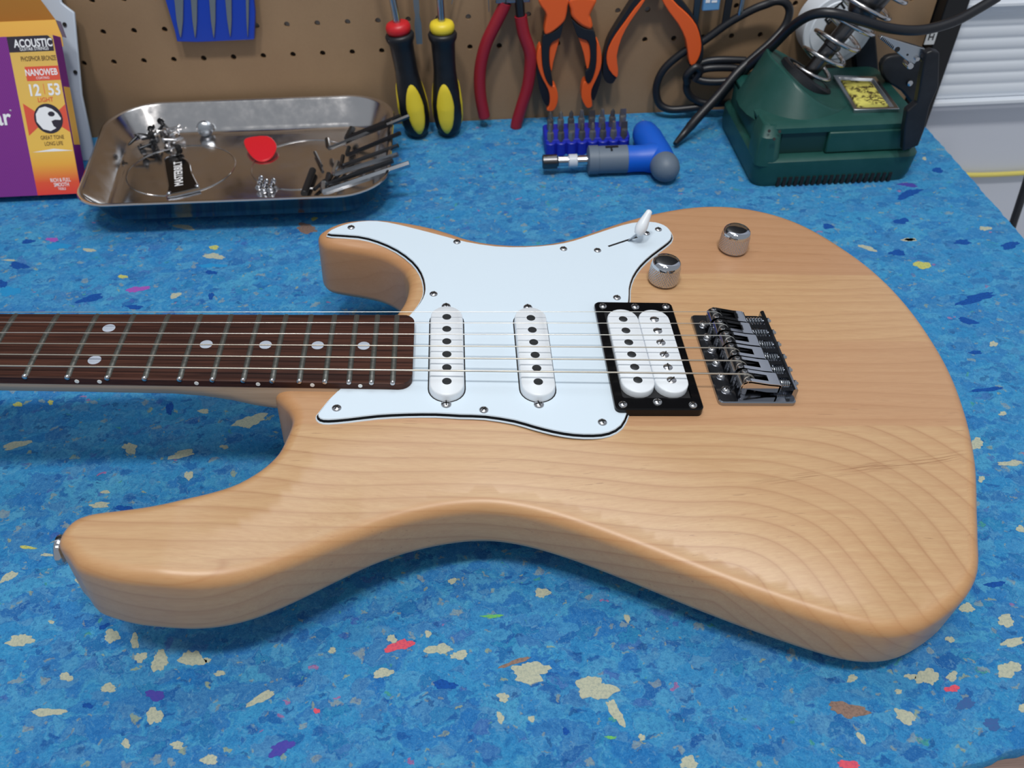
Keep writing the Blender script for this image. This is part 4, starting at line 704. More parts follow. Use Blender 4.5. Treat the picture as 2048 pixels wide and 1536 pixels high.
# plectrum
pkc = [Vector((x, y, 0)) for x, y in PICK]; c1 = sum(pkc, Vector())/len(pkc)
m = MB(); sp = spline(pkc, 3, True); m.loft([[(q.x, q.y, 10.6+(q.y-335)*.18) for q in sp], [(q.x, q.y, 12.4+(q.y-335)*.18) for q in sp]]); tag(m.build('guitar_pick', PICKR, off=(c1.x, c1.y, 10.6), bevel=.6), 'red guitar pick lying in the middle of the steel tray', 'pick')
# three small springs with screws in front centre of the tray
SL = ['small silver screw leftmost of the three in the middle of the tray', 'small silver screw between two others in the middle of the tray', 'small silver screw rightmost of the three in the middle of the tray']
for k, (a, c) in enumerate(SPR):
    a = Vector(a); c = Vector(c); a.z = 13.4; c.z = 13; d = (c-a).normalized(); Ls = 15; a2 = (a+c)*.5-d*Ls*.5; sd = d.cross(Vector((0, 0, 1)))
    m = MB(); m.cyl(a2, a2+d*Ls, 1.4, 10); m.lathe([(0, 1.), (.6, 2.6), (1.8, 2.7), (2.4, 2.0)], a2+d*(Ls), d, 12)
    m.tube([a2+d*(Ls*t/60)+sd*(1.75*cos(2*pi*7*t/60))+Vector((0, 0, 1.75*sin(2*pi*7*t/60))) for t in range(61)], .42, 5, 1)
    tag(m.build('small_screw', CHROME, off=tuple(a2), ang=50), SL[k], 'screw')
# black rod
a, c = Vector(BROD[0]), Vector(BROD[1]); a.z = c.z = 13.2
m = MB(); m.cyl(a, c, 2.9, 14, bev=.5); tag(m.build('black_rod', BLACKM, off=tuple(a)), 'short black rod lying in the tray left of the hex keys', 'rod')
# hex keys fanned over the right end
HM = [(BLACKM, 1.7), (GUNM, 1.6), (DARKST, 1.9), (DARKST, 1.5), (GUNM, 1.5), (STEEL, 1.7), (STEEL, 2.3), (DARKST, 1.7)]
HL = ['black hex key at the back of the fan reaching over the tray corner', 'thin grey hex key lying lowest across the middle of the fan', 'dark hex key inside the back right of the tray', 'dark hex key fourth from the back of the fan', 'thin brownish hex key in the middle of the fan', 'pale silver hex key second from the front of the fan', 'thick pale silver hex key at the front sticking out furthest', 'dark hex key tucked behind the thick silver front key']
for k, (a, c) in enumerate(HEX):
    a = Vector(a); c = Vector(c); mt, r = HM[k]; a.z = 15+r+(k % 3)*1.6; c.z = 35.5+r+(k % 2)*3; d = (c-a).normalized(); side = Vector((-d.y, d.x, 0)).normalized(); sgn = 1 if k < 6 else 1
    e = a+side*(11+k % 3*3)+Vector((0, 0, 2.4)); pts = [e, a+side*3.2+Vector((0, 0, .4)), a+side*1+d*.9, a+d*3.4, c]
    m = MB(); m.tube(pts, r*1.25, 6, 1); tag(m.build('hex_key', mt, off=tuple(a), ang=25), HL[k], 'hex key', 'hex keys fanned in the tray')
for k, (x, y, L, z, an) in enumerate([(398, 300, 22, 13, 1.2), (391, 292, 18, 13, 1.35), (384, 286, 16, 13, 1.1), (378, 330, 26, 13, 1.9)]):
    m = MB(); m.cyl((x-L/2*cos(an), y-L/2*sin(an), z), (x+L/2*cos(an), y+L/2*sin(an), z), 1.5, 8); tag(m.build('hex_bit', [DARKST, GUNM][k % 2], off=(x, y, z), ang=25), 'short dark hex bit lying in the tray among the ends of the hex keys', 'hex bit', 'short bits among the hex keys')
# heap of screws in the back left corner
for k, (x, y) in enumerate([(q[0], q[1]) for q in PILE]*2):
    x += rng.uniform(-5, 5); y += rng.uniform(-4, 4); z = 13.6+(k % 3)*2.6+(k//16)*2.2; an = rng.uniform(0, 6.28); L = rng.uniform(8, 14); d = Vector((cos(an), sin(an), rng.uniform(-.15, .35))).normalized()
    m = MB(); m.lathe([(0, .3), (1.5, 1.1), (L, 1.3), (L+.1, 2.9), (L+1.2, 2.7), (L+1.8, 1.5), (L+1.9, .1)], (0, 0, 0), d, 10); o = m.build('loose_screw', [BLACKM, DARKST, DARKST, NICKEL][k % 4], ang=40)
    o.location = ((x-d.x*L/2)*MM, (y-d.y*L/2)*MM, z*MM); tag(o, 'small screw in the dark heap at the back left of the tray', 'screw', 'loose screws heaped in the tray')
m = MB(); m.lathe([(0, 7), (1, 7.4), (6, 6), (7, 4)], (268, 391, 16), (.1, -.9, .35), 20); tag(m.build('steel_ferrule', STEEL, off=(268, 391, 16)), 'round steel ferrule leaning on the back wall of the tray', 'ferrule')

# ------------------------------------------------------------------ string box and white sleeve
BA = radians(90-28.02)
bxo = thing('string_box', 'purple and yellow acoustic guitar string box leaning on the pegboard', 'box', (180.1, 301.1, 6.7), rot=(BA, 0, 0))
m = MB(); m.box((-134, 0, -14), (0, 125.3, -.3)); m.build('carton', PURP, bxo, bevel=.4)
m = MB(); m.box((-134, .2, -.3), (-36.6, 125.2, 0)); m.build('front_print', PURD, bxo)
m = MB(); m.box((-36.6, .2, -.3), (-.05, 125.2, .02)); m.build('label_column', GRAD, bxo)
m = MB(); m.box((-.1, 40, -13.6), (.12, 86, -3)); m.build('side_print', CARTY, bxo)
def flat(name, pts, mm_, z=.06): m = MB(); m.prism([(x, y, 0) for x, y in pts], (0, 0, z-.05), (0, 0, z)); return m.build(name, mm_, bxo)
flat('header_print', [(-36.6, 113.2), (-1, 113.2), (-.6, 122), (-4, 125.1), (-36.6, 125.1)], INKB, .1)
flat('red_print', [(-27, 91), (-.1, 91), (-.1, 102), (-27, 102)], INKR, .08)
flat('red_wedge', [(-34, 74), (-34, 48.5), (-17, 61)], INKR, .08); flat('red_wedge', [(-.1, 72), (-.1, 50), (-15, 61)], INKR, .08)
flat('white_wedge', [(-34, 35.2), (-.2, 35.2), (-16, 37.4)], INKW, .08)
n = 32; cx, cy, r = -15.6, 61.3, 11.6
flat('emblem_disc', [(cx+r*cos(2*pi*i/n), cy+r*1.02*sin(2*pi*i/n)) for i in range(n)], INKB, .12)
flat('emblem_figure', [(cx+x, cy+y) for x, y in [(-10, -2), (-9.6, 4), (-6, 8.5), (-1, 9.6), (4, 7.6), (8, 4), (10.2, 0), (9.6, -1.4), (5, -1), (2, -2), (3, -6), (5, -7.6), (0, -9.8), (-6, -8)]], INKW, .16)
flat('emblem_eye', [(cx+3+2.8*cos(2*pi*i/16), cy+3.6+2*sin(2*pi*i/16)) for i in range(16)], INKB, .2)
def bt(s_, size, x, y, mm_, sx=1., bold=.1): text('lettering', s_, size, Matrix.Translation(Vector((x, y, .2))*MM), mm_, bxo, sx=sx, bold=bold)
bt('ACOUSTIC', 8.4, -16.5, 119.4, INKW, .74, .22); bt('GUITAR STRINGS', 3.4, -16.5, 115.2, INKW, .88, .02)
bt('PHOSPHOR BRONZE', 5.2, -14.6, 107.8, INKD, .58, .05); bt('NANOWEB', 7, -14.4, 97.2, INKW, .72, .15); bt('COATING', 2.6, -14, 93, INKW, .9, 0)
bt('12', 12.5, -23, 83.4, INKW, .84, .3); bt('53', 12.5, -6.6, 83.4, INKW, .84, .3); bt('LIGHT', 5, -15.2, 76, INKR, .9, .05)
m = MB(); m.box((-14.9, 80.5, 0), (-14.5, 88.5, .1)); m.build('divider_line', INKR, bxo)
bt('GREAT TONE', 4.4, -15.4, 46.3, INKD, .72, .03); bt('LONG LIFE', 4.4, -15.1, 41.4, INKD, .72, .03)
bt('RICH & FULL', 4.4, -15.3, 11.8, INKW, .68, .05); bt('SMOOTH', 4.4, -15.1, 8, INKW, .68, .05); bt('TREBLE', 3, -15.3, 4.6, INKW, .68, 0)
bt('ar', 18, -53, 63.4, INKW, .95, .35); bt('*', 4, -45, 68, INKW)
# open lid behind
m = MB(); m.prism([(-134, 118, 0), (.6, 118, 0), (.9, 126, 0), (-2, 138.5, 0), (-134, 138.5, 0)], (0, 0, -14.5), (0, 0, -13.9)); m.build('lid_fold', CARTY, bxo)
up = Vector((0, .884, .468)); m = MB(); L0 = [Vector((-134, 138.5, -14.2)), Vector((-2, 138.5, -14.2))]; m.prism([L0[0], L0[1], L0[1]+up*26+Vector((-9, 0, 0)), L0[1]+up*52+Vector((-14, 0, 0)), L0[0]+up*52], (0, 0, -.5), (0, 0, 0)); m.build('lid', CARTO, bxo)
m = MB(); m.prism([(.5, 125.5, 0), (4.0, 124.5, 0), (1.6, 137, 0), (-2.2, 138.5, 0)], (0, 0, -15.4), (0, 0, -14.8)); m.build('dust_flap', mat('flap_grey', (96, 84, 104), .5), bxo)
m = MB(); S_ = [Vector(q) for q in SLV]; m.prism(S_, (0, 0, 0), (0, 3.2, -1)); slv = m.build('plastic_sleeve', WHITEF, bevel=1, off=SLV[0]); tag(slv, 'white punched plastic sleeve leaning on the pegboard behind the string box', 'plastic sleeve')
for fx_, k in ((.0, .62), (0, .93)):
    q = S_[0].lerp(S_[3], k)+Vector((-6 if k < .9 else -9, 0, 0)); m = MB(); m.lathe([(0, 1.7), (.6, 1.7)], (q.x, q.y-.6, q.z), (0, -1, .3), 14); m.build('punch_hole', SLOTM, slv, off=SLV[0])

# ------------------------------------------------------------------ tools hanging on the board
def YP(pts): return [Vector(p) for p in pts]
def slab(name, pts, y0, y1, m_, parent=None, off=(0, 0, 0), bevel=1.2, seg=3, sm=1):
    P_ = YP(pts); P_ = spline(P_, sm, True) if sm > 1 else P_; m = MB(); m.loft([[(p.x, y0, p.z) for p in P_], [(p.x, y1, p.z) for p in P_]]); return m.build(name, m_, parent, off=off, bevel=bevel, seg=seg, ang=45)
po = POUCH[3]; ps = list(POUCH); ps[0] = (ps[0][0]-6, 408, 175.); ps[-1] = (ps[-1][0]+4, 408, 175.)
pch = slab('file_pouch', ps, 406, 411, BLUEV, None, tuple(po), .8); tag(pch, 'blue vinyl pouch of needle files hanging on the pegboard', 'pouch')
FL = ['wide flat needle file leftmost in the blue pouch', 'tapered needle file second from left in the blue pouch', 'tapered needle file in the middle of the blue pouch', 'tapered needle file second from right in the blue pouch', 'thin round needle file rightmost in the blue pouch']
for k, (a, c, w_) in enumerate(FILES):
    a = Vector(a); c = Vector(c); hwf = w_/2.25/2; t0 = a+(a-c)*1.2; m = MB(); P_ = []
    for s_, q in ((-1, t0), (-1, a), (-1, a*.45+c*.55), (-1, a*.12+c*.88)): P_.append((q.x-hwf*(1 if len(P_) < 2 else (.72 if len(P_) == 2 else .28)), 404.4, q.z))
    P_.append((c.x, 404.4, c.z)); P_ += [(2*q_-x, y, z) for (x, y, z), q_ in zip(P_[3::-1], [(a*.12+c*.88).x, (a*.45+c*.55).x, a.x, t0.x])]
    m.loft([[(x, 404.2, z) for x, y, z in P_], [(x, 406.2, z) for x, y, z in P_]]); tag(m.build('needle_file', FILEM, off=tuple(c), bevel=.3), FL[k], 'file', 'needle files in the blue pouch')
# screwdrivers
def driver(a, c, collar, lab, twist):
    a = Vector(a); c = Vector(c); ax = (c-a).normalized(); L = (c-a).length; k = L/105.
    t = thing('screwdriver', lab, 'screwdriver', a); O_ = tuple(a)
    P_ = [(9*k, 8), (9.5*k, 11.6), (11*k, 12.6), (14*k, 12.3), (18*k, 10.4), (24*k, 10.2), (34*k, 9.9), (42*k, 9.9), (50*k, 10.6), (62*k, 12.2), (74*k, 13.4), (86*k, 13.2), (95*k, 11.8), (101*k, 9), (104*k, 5.5), (105*k, .1)]
    lobe = lambda t_, an: 1+.03*cos(3*(an-twist))*(1 if t_ > 50*k else 0)
    m = MB(); m.lathe(P_, a, ax, 40, 0, lobe); m.build('handle', BLACKD, t, off=O_, ang=60)
    m = MB(); m.lathe([(0, 4), (.2, 7.5), (1.2, 9.6), (4, 10.8), (7, 10.6), (9.6, 9)], a, ax, 32); m.build('collar', collar, t, off=O_, ang=60)
    m = MB(); m.cyl(a+ax*3, a-ax*95, 3.1, 16); m.build('blade', STEEL, t, off=O_)
    h = Vector((1, 0, 0)); e1 = (h-ax*h.dot(ax)).normalized(); e2 = ax.cross(e1)
    rad = lambda t_: interp(t_, P_)
    for j in range(3):
        a0 = twist+2*pi*j/3; m = MB(); V = []; F = []; nr, ns = 7, 26
        for i in range(nr+1):
            for q in range(ns):
                f = i/nr; th = 2*pi*q/ns; tt = (75+24.5*f*cos(th))*k; an = a0+.70*f*sin(th)*(1.0 if cos(th) < 0 else .92)
                r_ = (rad(tt)+(.75 if f < .99 else -.4))*lobe(tt, an); V.append(a+ax*tt+(e1*cos(an)+e2*sin(an))*r_)
        for i in range(nr):
            for q in range(ns): F.append((i*ns+q, i*ns+(q+1) % ns, (i+1)*ns+(q+1) % ns, (i+1)*ns+q))
        m.add(V, F); m.build('grip_pad', YEL, t, off=O_, ang=60)
    return t
def facing(ax_dir): return 0
# angle at which a pad looks at the camera (towards -y): found from e1/e2
def twist_for(a, c, dev):
    ax = (Vector(c)-Vector(a)).normalized(); h = Vector((1, 0, 0)); e1 = (h-ax*h.dot(ax)).normalized(); e2 = ax.cross(e1); d = Vector((dev, -1, .35)).normalized(); return atan2(d.dot(e2), d.dot(e1))
driver(*DRV[0], RED, 'black and yellow screwdriver with a red collar hanging handle down', twist_for(*DRV[0], .22))
driver(*DRV[1], YEL, 'black and yellow screwdriver with a yellow collar hanging handle down', twist_for(*DRV[1], -.12))
TL = ['flat steel screwdriver blade hanging between the two yellow-padded screwdrivers', 'thin steel tool tip above the yellow-collared screwdriver', 'thin steel rod tip left of the red pliers']
for k, (a, c) in enumerate(THIN):
    a = Vector(a); c = Vector(c); d = (a-c).normalized(); m = MB()
    if k == 0: m.loft([[c+d*t+Vector((s_*w_, y_, 0)) for s_, y_ in ((-1, -h_), (1, -h_), (1, h_), (-1, h_))] for t, w_, h_ in ((0, 2.6, .5), (10, 2.9, 1), (17, 3, 1.4), (26, 1.8, 2), (30, 2.4, 2.3), (110, 2.4, 2.3))])
    else: m.cyl(c, c+d*70, .4, 8, 1.4)
    tag(m.build('flat_screwdriver' if k == 0 else 'steel_probe', FILEM, off=tuple(c), ang=30), TL[k], 'tool blade')
# red pliers
t = thing('pliers', 'pliers with long dark red dipped handles hanging open on the pegboard', 'pliers', RED_[0][6])
for k in range(2):
    P_ = RED_[k]; m = MB(); st_ = 2 if k == 0 else 3
    m.tube(P_[st_-1 if k else 1:], lambda f: 5.5*(1 if f < .93 else sqrt(max(.02, 1-((f-.93)/.075)**2))), 16, 6); m.build('handle', REDH, t, off=RED_[0][6], ang=60)
    m = MB(); m.tube(P_[:3+k], 4.1, 14, 4); m.build('tang', DARKST, t, off=RED_[0][6], ang=60)
q = Vector(RED_[0][0])*.5+Vector(RED_[1][0])*.5; m = MB(); m.prism([(q.x-15, 0, q.z-6), (q.x+15, 0, q.z-6), (q.x+13, 0, q.z+18), (q.x+5, 0, q.z+62), (q.x-5, 0, q.z+62), (q.x-13, 0, q.z+18)], (0, 396, 0), (0, 406, 0)); m.build('jaws', STEEL, t, off=RED_[0][6], bevel=1)
# orange and black combination pliers
t = thing('pliers', 'pliers with orange and black moulded handles, second pair from the left', 'pliers', PLY['OI'][5]); O_ = tuple(PLY['OI'][5])
for k, (nm, mt, y0, y1, bv) in dict(OU=('shoulder', ORANGE, 395, 409, 3), OB=('grip_inlay', BLACKR, 396, 406, 1.6), OS=('grip', ORANGE, 397, 409, 2), OI=('grip', ORANGE, 398, 408, 1.6), OR=('ribbed_back', BLACKR, 399, 411, 1.5), QU=('shoulder', ORANGE, 395, 409, 3), QB=('grip_inlay', BLACKR, 396, 406, 1.6), QI=('grip', ORANGE, 398, 408, 1.6), QS=('grip', ORANGE, 397, 409, 2), QR=('ribbed_back', BLACKR, 399, 411, 1.5)).items():
    slab(nm, PLY[k], y0, y1, mt, t, O_, bv, 3, 2)
a = Vector(PLY['OU'][-1]); c = Vector(PLY['QU'][0]); m = MB(); m.prism([(a.x-14, 0, a.z-4), (c.x+14, 0, a.z-4), (c.x+14, 0, a.z+24), (c.x+3, 0, a.z+70), (a.x-3, 0, a.z+70), (a.x-14, 0, a.z+24)], (0, 396, 0), (0, 407, 0)); m.build('jaws', STEEL, t, off=O_, bevel=1)
# nippers
t = thing('nippers', 'orange and black curved nipper handles spread wide above the bit set', 'nippers', NIP['LO'][7]); O_ = tuple(NIP['LO'][7])
for k, (nm, mt, y0, y1, bv) in dict(LO=('grip', ORANGE, 397.5, 408, 2), LB=('grip_backing', BLACKR, 399, 410, 1.8), RO=('grip', ORANGE, 397.5, 408, 2), RB=('grip_backing', BLACKR, 399, 410, 1.8)).items(): slab(nm, NIP[k], y0, y1, mt, t, O_, bv, 3, 2)
a = Vector(NIP['LO'][-1]); c = Vector(NIP['RO'][0]); m = MB(); m.prism([(a.x-4, 0, a.z-2), (c.x+4, 0, a.z-2), ((a.x+c.x)/2+10, 0, a.z+34), ((a.x+c.x)/2, 0, a.z+60), ((a.x+c.x)/2-10, 0, a.z+34)], (0, 400, 0), (0, 408, 0)); m.build('jaws', STEEL, t, off=O_, bevel=1)
def up_ext(P_, z): Q_ = [list(p) for p in P_]; Q_[0][2] = z; Q_[-1][2] = z; return Q_
tag(slab('steel_bar', up_ext(BAR, 190), 402, 405, GUNM, None, tuple(BAR[1]), .4), 'flat grey steel bar hanging right of the orange nippers', 'bar')
tg = slab('blue_tag', up_ext(TAG, 150), 399, 404, LBLUE, None, tuple(TAG[1]), 1); tag(tg, 'light blue plastic handle end with white marks hanging at the top', 'handle')
q = (Vector(TAG[0])+Vector(TAG[3]))*.5; m = MB(); m.box((q.x-5, 398.7, q.z-5.2), (q.x-1.2, 399.05, q.z+6)); m.box((q.x+.2, 398.7, q.z-5.2), (q.x+5, 399.05, q.z-3.4)); m.box((q.x+.2, 398.7, q.z-1.8), (q.x+5, 399.05, q.z+6)); m.build('white_mark', INKW, tg, off=tuple(TAG[1]))
tag(slab('black_strap', up_ext(STRAPB, 170), 403, 406, BLACKR, None, tuple(STRAPB[1]), .6), 'narrow black strap hanging between the blue handle and the thin rod', 'strap')
P_ = [Vector(q) for q in ROD]; m = MB(); m.tube([P_[0]+(P_[0]-P_[1])*3]+P_, lambda f: 2.4 if f < .8 else 2.4-1.7*(f-.8)/.2, 12, 4); tag(m.build('thin_rod', STEEL, off=ROD[1], ang=60), 'thin grey pointed rod hanging just right of the black strap', 'rod')
# white reel
rc_ = Vector(REEL[0]); rl = thing('solder_reel', 'white plastic reel hanging on the pegboard behind the iron holder', 'reel', rc_); O_ = tuple(rc_)
m = MB(); ro, ri = 31, 13.5
def annul(prof, n=48):
    R_ = []
    for y, r in prof: R_.append([(rc_.x+r*cos(2*pi*i/n), y, rc_.z+r*sin(2*pi*i/n)) for i in range(n)])
    m.loft(R_+[R_[0]], cap=False)
annul([(389, ri), (388, ri+1), (388, ro-6), (389, ro-5), (389, ro-1), (390, ro), (391, ro), (412, ro), (412, ri)]); m.build('flange', REELM, rl, off=O_, ang=35)
for s_, x, z, sz in (('ER', -10, 11, 9), ('ST', -4, 20, 10)): text('lettering', s_, sz, Matrix.Translation(Vector((x, -16.3, z))*MM)@Matrix.Rotation(pi/2, 4, 'X')@Matrix.Rotation(.75, 4, 'Z'), BLACKM, rl, bold=.4)
tag(slab('black_clamp', up_ext(BTOOL, 150), 398, 410, BLACKD, None, tuple(BTOOL[2]), 1.5), 'upright black notched tool hanging behind the soldering stand', 'tool')
# cords
m = MB(); m.tube(CORDA, lambda f: (2.2+f*28 if f < .07 else (4.4-.8*min(1, (f-.07)/.2))), 12, 6); tag(m.build('iron_cord', BLACKR, off=CORDA[0], ang=70), 'black cord with a tapered end coming down onto the mat beside the blue handle', 'cord')
m = MB(); m.tube(CORDB, 4.0, 12, 6); tag(m.build('power_cord', BLACKR, off=CORDB[0], ang=70), 'thick black cord crossing in front of the white reel to the upper right', 'cord')
m = MB(); m.tube(CORDC, 3.4, 12, 6); m2 = m.build('coiled_cord', BLACKR, off=CORDC[0], ang=70); tag(m2, 'coiled black cord lying against the board behind the green stand', 'cord')
m = MB(); q = CORDC[3]; m.tube([(q[0]-3, q[1]-4, q[2]-8), (q[0]-5, q[1]-6, q[2]), (q[0]+2, q[1]-6, q[2]+7), (q[0]+7, q[1]-5, q[2]+3), (q[0]+3, q[1]-4, q[2]-6)], 3.6, 10, 5); m.build('cable_tie', BLACKR, m2, off=CORDC[0], ang=70)

# ------------------------------------------------------------------ soldering station
ss = thing('soldering_stand', 'dark green soldering iron stand with spring holder and sponge tray', 'soldering stand', (820, 320, 0)); SO = (820, 320, 0)
def rp_(x0, x1, y0, y1, z, r=8, k=4):
    pts = []
    for cx, cy, a0 in ((x1-r, y1-r, 0), (x0+r, y1-r, pi/2), (x0+r, y0+r, pi), (x1-r, y0+r, 1.5*pi)):
        for j in range(k+1): a = a0+pi/2*j/k; pts.append((cx+r*cos(a), cy+r*sin(a), z))
    return pts
m = MB()
m.loft([rp_(749, 881, 272, 385, 0, 10), rp_(747, 884, 270, 387, 6, 11), rp_(747, 886, 270, 387, 23, 11), rp_(749, 885, 272.5, 386, 25, 10), rp_(752, 884, 281, 385, 25.5, 10), rp_(752, 883, 281, 385, 47, 10), rp_(755, 881, 285, 382, 51, 9)])
# left front column
m.loft([rp_(747, 768, 270, 300, 20, 7), rp_(748, 766, 272, 302, 44, 7), rp_(752, 764, 280, 305, 51, 6)])
# overhanging upper edge
m.loft([rp_(752, 883, 278, 384, 44.5, 9), rp_(752, 883, 278, 384, 49, 9), rp_(756, 880, 284, 381, 52, 8)])
m.build('housing', GREEN, ss, off=SO, ang=40)
m = MB(); m.box((768, 280.2, 26), (805, 281.3, 44.5)); m.build('recess', mat('green_recess', (16, 54, 52), .5), ss, off=SO)
m = MB(); m.box((806, 276.5, 26), (880, 282, 44.4)); m.build('front_panel', GREEN, ss, off=SO, bevel=1.2)
m = MB()
for k in range(20): m.box((768+k*5, 269.2, 1.2), (770.6+k*5, 272, 9))
m.build('vent_slots', SLOTM, ss, off=SO)
m = MB()
for x, z in ((753.5, 45), (762, 44.5), (757, 40.5)): m.lathe([(0, 1.3), (.4, 1.3)], (x, 279.4-(51-z)*1.15+.6, z+5.2), (0, -.8, .6), 10)
m.build('vent_holes', SLOTM, ss, off=SO)
# tower
axd = Vector((.53, .03, .847)).normalized(); tc = Vector((802, 341, 62.5)); e1 = (Vector((1, 0, 0))-axd*axd.x).normalized(); e2 = axd.cross(e1)
def ringT(c, r, s=1., n=36): return [c+(e1*cos(2*pi*i/n)+e2*sin(2*pi*i/n)*s)*r for i in range(n)]
TT = spline([(771, 318, 80), (767, 343, 82), (773, 368, 79), (790, 379, 69), (810, 377, 58), (828, 366, 51.6), (836, 340, 51), (832, 312, 51), (819, 297, 52), (800, 294, 60), (783, 300, 71)], 4, True)
def baseP(q, k): a = atan2(q.y-338, q.x-790); return Vector((790+k*45*cos(a), 334+k*54*sin(a), 44))
R = []
for f in (0, .2, .4, .6, .8, .95): g = f**1.15; R.append([baseP(q, 1).lerp(q, g) for q in TT])
cT = sum(TT, Vector())/len(TT)
R += [TT, [q.lerp(cT, .035)+axd*.9 for q in TT], [q.lerp(cT, .09)+axd*.2 for q in TT], [q.lerp(cT, .3)-axd*.6 for q in TT]]
m = MB(); m.loft(R); m.build('tower', GREEN, ss, off=SO, ang=40)
m = MB(); m.loft([ringT(tc-axd*5, 26), ringT(tc+axd*2.4, 25.6), ringT(tc+axd*4, 23.5), ringT(tc+axd*3.8, 20.5), ringT(tc-axd*2, 18.5)]); m.build('collar_ring', BLACKD, ss, off=SO, ang=35)
m = MB(); m.loft([ringT(tc-axd*2.2, 19.4), ringT(tc+axd*.6, 19.2)]); m.build('socket', SLOTM, ss, off=SO)
i0 = tc-axd*1; L = 86.; nt = 5.6; pts = []
for k in range(int(nt*22)+1):
    f = k/(nt*22); r = 15.5+8.5*f; a = 2*pi*nt*f+2.2; pts.append(i0+axd*(2+L*f)+(e1*cos(a)+e2*sin(a))*r)
m = MB(); m.tube(pts, 1.8, 8, 1); m.build('spring_holder', KNURL, ss, off=SO, ang=80)
m = MB(); m.lathe([(-2, 5), (4, 6.4), (30, 6.6), (31, 7.6), (34, 7.6), (35, 6.6), (58, 6.6), (60, 9.5), (66, 13), (100, 13.4), (104, 11), (160, 11)], i0, axd, 28); iron = m.build('soldering_iron', GUNM, off=tuple(i0), ang=35); tag(iron, 'soldering iron with dark steel barrel standing in the coiled spring holder', 'soldering iron')
# sponge tray
T4 = [Vector(q) for q in TRAYF]; c4 = sum(T4, Vector())/4
def tq(s_, z): return [Vector(((q.x-c4.x)*s_+c4.x, (q.y-c4.y)*(1-(1-s_)*.62)+c4.y, z)) for q in T4]
m = MB(); m.loft([tq(1.04, 52), tq(1.04, 55.2), tq(.86, 55.2), tq(.72, 52.6), tq(.7, 52.3)]); m.build('sponge_tray', STEEL, ss, off=SO, bevel=.5)
m = MB(); m.loft([tq(.71, 52.2), tq(.71, 53.4), tq(.68, 53.8)]); m.build('sponge', SPONGE, ss, off=SO)
# helping-hand bracket
bpl = [list(q) for q in BPLATE]
slab('bracket', bpl, 346, 353, BLACKD, ss, SO, 2, 3, 2)
slab('arm_plate', ARM, 262, 269.5, BLACKD, ss, SO, 1.2)
m = MB(); q = Vector(CLIP[3]); m.sphere((q.x+3, 268, q.z-1), 5.6, 16); m.build('ball_joint', BLACKD, ss, off=SO)
q = Vector(BPLATE[8]); m = MB(); m.lathe([(0, 2.6), (2, 2.4), (2.6, 1)], (q.x+4, 346, q.z+8), (0, -1, .2), 12); m.build('wing_screw', CHROME, ss, off=SO)
P_ = YP(CLIP); m = MB(); m.loft([[(p.x, 268, p.z) for p in P_], [(p.x, 272.5, p.z) for p in P_]]); cl = m.build('crocodile_clip', STEEL, off=CLIP[0], bevel=.5); tag(cl, 'silver crocodile clip held by the black arm of the stand', 'clip')
a_, b_ = Vector(CLIP[0]), Vector(CLIP[5]); m = MB()
for k in range(9): q = a_.lerp(b_, .04+.05*k); m.prism([(q.x, 0, q.z-.2), (q.x+1.1, 0, q.z+.2), (q.x+.9, 0, q.z+2.2)], (0, 267.6, 0), (0, 268.1, 0))
q = a_.lerp(Vector(CLIP[3]), .42)+Vector((0, 0, -3)); m.lathe([(0, 2.), (.4, 2.)], (q.x, 268.1, q.z), (0, -1, 0), 14); q = a_.lerp(Vector(CLIP[3]), .66)+Vector((0, 0, -4)); m.lathe([(0, .8), (.4, .8)], (q.x, 268.1, q.z), (0, -1, 0), 8); m.build('teeth', SLOTM, cl, off=CLIP[0])
q = a_.lerp(Vector(CLIP[4]), .9); m = MB(); m.cyl((q.x, 265.5, q.z-2), (q.x, 275, q.z-2), 2.6, 14, bev=.4); m.cyl((q.x+4, 266, q.z+3), (q.x+4, 274, q.z+3), 1.6, 10); m.build('pivot', CHROME, cl, off=CLIP[0])
m = MB(); m.cyl((Vector(CLIP[2]).x-1, 270, Vector(CLIP[2]).z-4), (Vector(CLIP[3]).x+6, 269, Vector(CLIP[3]).z-1), 2.8, 12); m.build('sleeve', BLACKR, cl, off=CLIP[0])

# ------------------------------------------------------------------ T-handle driver and bits
th = thing('t_handle_driver', 'ratchet driver with blue and grey T-handle lying in front of the bit set', 'screwdriver', (620, 309, 0)); TO_ = (620, 309, 0)
ax = (1, -.02, 0); zc = 12.2; o0 = (573, 308.5, zc)
def seg(name, prof, mt, n=24, fn=None): m = MB(); m.lathe(prof, o0, ax, n, 0, fn); m.build(name, mt, th, off=TO_, ang=35)
seg('bit_socket', [(0, 5), (.8, 6.1), (12.5, 6.1), (13.2, 5)], GUNM)
seg('shaft', [(13, 3.6), (14, 4.4), (39.6, 4.4)], CHROME); seg('shaft_ring', [(22.5, 4.5), (23, 5.7), (30, 5.7), (30.5, 4.5)], mat('clear_ring', (200, 206, 214), .35))
seg('ratchet_ring', [(39.2, 10), (40, 12.4), (48, 12.4), (48.6, 11.6)], GREYP, 12)
seg('ratchet_body', [(48.2, 11.7), (73, 11.9), (73.6, 11.2)], GREYP, 32)
m = MB(); m.box((600, 298, 0), (601, 299, 1)); 
m = MB(); m.box((627, 306, 23.6), (638, 308.6, 24.6)); m.box((631, 302, 23.3), (632.5, 308, 24.3)); m.build('ratchet_mark', SLOTM, th, off=TO_)
seg('handle_neck', [(73.2, 11.6), (80, 11.2), (88, 11.4), (94, 13), (104, 12)], BLUEP, 32)
m = MB(); a, c = Vector((677, 283, 12.4)), Vector((668, 363, 12.6)); d = (c-a).normalized(); LL = (c-a).length
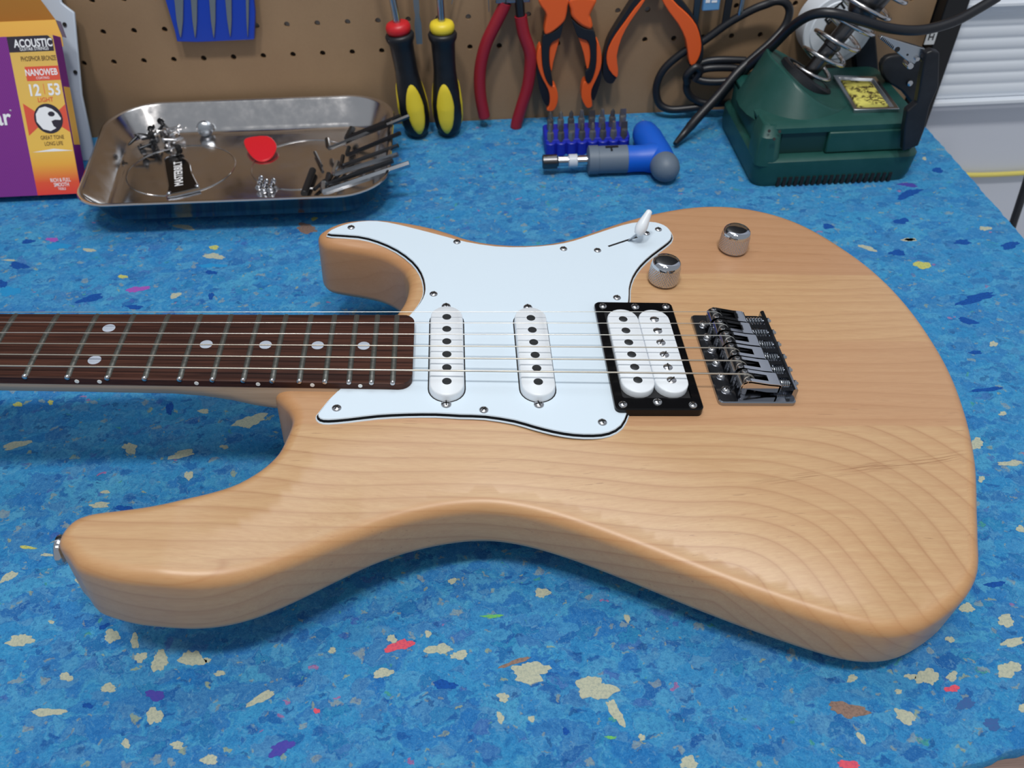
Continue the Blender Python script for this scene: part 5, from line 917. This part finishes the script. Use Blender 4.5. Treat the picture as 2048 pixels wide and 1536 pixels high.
m.lathe([(14, 11.4), (22, 11.9), (34, 12.6), (48, 12.6), (62, 12.8), (74, 11.6), (81, 9), (85.5, 5), (87, .1)], a-d*6, d, 28); m.build('crossbar', BLUEP, th, off=TO_, ang=60)
m = MB(); m.lathe([(-6.5, .1), (-5.8, 4.5), (-3, 8.6), (1, 11.2), (6, 12.3), (11, 12.1), (14.5, 11.2)], a-d*0, d, 28); m.build('end_cap', GREYP, th, off=TO_, ang=60)
bh = MB(); bh.loft([rp_(578.5, 655, 343, 374, 0.2, 3, 3), rp_(578.5, 655, 343, 374, 13, 3, 3), rp_(579.2, 654.3, 343.7, 373.3, 14, 3, 3)])
holder = bh.build('bit_holder', BLUEB, off=(616, 358, 0), ang=40); tag(holder, 'blue plastic screwdriver bit holder behind the T-handle driver', 'bit holder')
for k in range(8):
    x = 583.4+k*9.4; m = MB(); m.lathe([(0, 4.6), (11, 4.6), (11.6, 4)], (x, 343.6, .3), (0, 0, 1), 14); m.build('bit_pocket', BLUEB, holder, off=(616, 358, 0))
kinds = [0, 1, 2, 3, 3, 1, 0, 2]; nm_ = ['leftmost', 'second', 'third', 'fourth', 'fifth', 'sixth', 'seventh', 'rightmost']
for row in range(2):
    for k in range(8):
        x, y, z = 583.4+k*9.4+row*1.5, (345.5, 364)[row], 12.; kd = kinds[(k+row*3) % 8]; m = MB()
        hx2 = [(x+3.3*cos(pi/6+pi/3*i), y+3.3*sin(pi/6+pi/3*i)) for i in range(6)]; L = 7.5+row*3
        m.loft([[(a, c, z) for a, c in hx2], [(a, c, z+L) for a, c in hx2], [(x+(a-x)*.75, y+(c-y)*.75, z+L+1.6) for a, c in hx2]])
        if kd == 2: m.loft([[(x-3.2, y-.5, z+L), (x+3.2, y-.5, z+L), (x+3.2, y+.5, z+L), (x-3.2, y+.5, z+L)], [(x-2.6, y-.35, z+L+8), (x+2.6, y-.35, z+L+8), (x+2.6, y+.35, z+L+8), (x-2.6, y+.35, z+L+8)]])
        else: m.lathe([(L, 2.5), (L+2.5, 2.1), (L+6, 1.9), (L+8.5, .5 if kd else 1.5)], (x, y, z), (0, 0, 1), [8, 4, 6, 6][kd])
        bo = m.build('driver_bit', [BITM, BITM2][(k+row) % 2], off=(x, y, z), ang=30); rn = ('front', 'back')[row]
        tag(bo, ('%s steel driver bit in the %s row of the blue holder' % (nm_[k], rn)) if k in (0, 7) else ('steel driver bit, %s from left in the %s row of the blue holder' % (nm_[k], rn)), 'driver bit', 'bits standing in the blue holder')
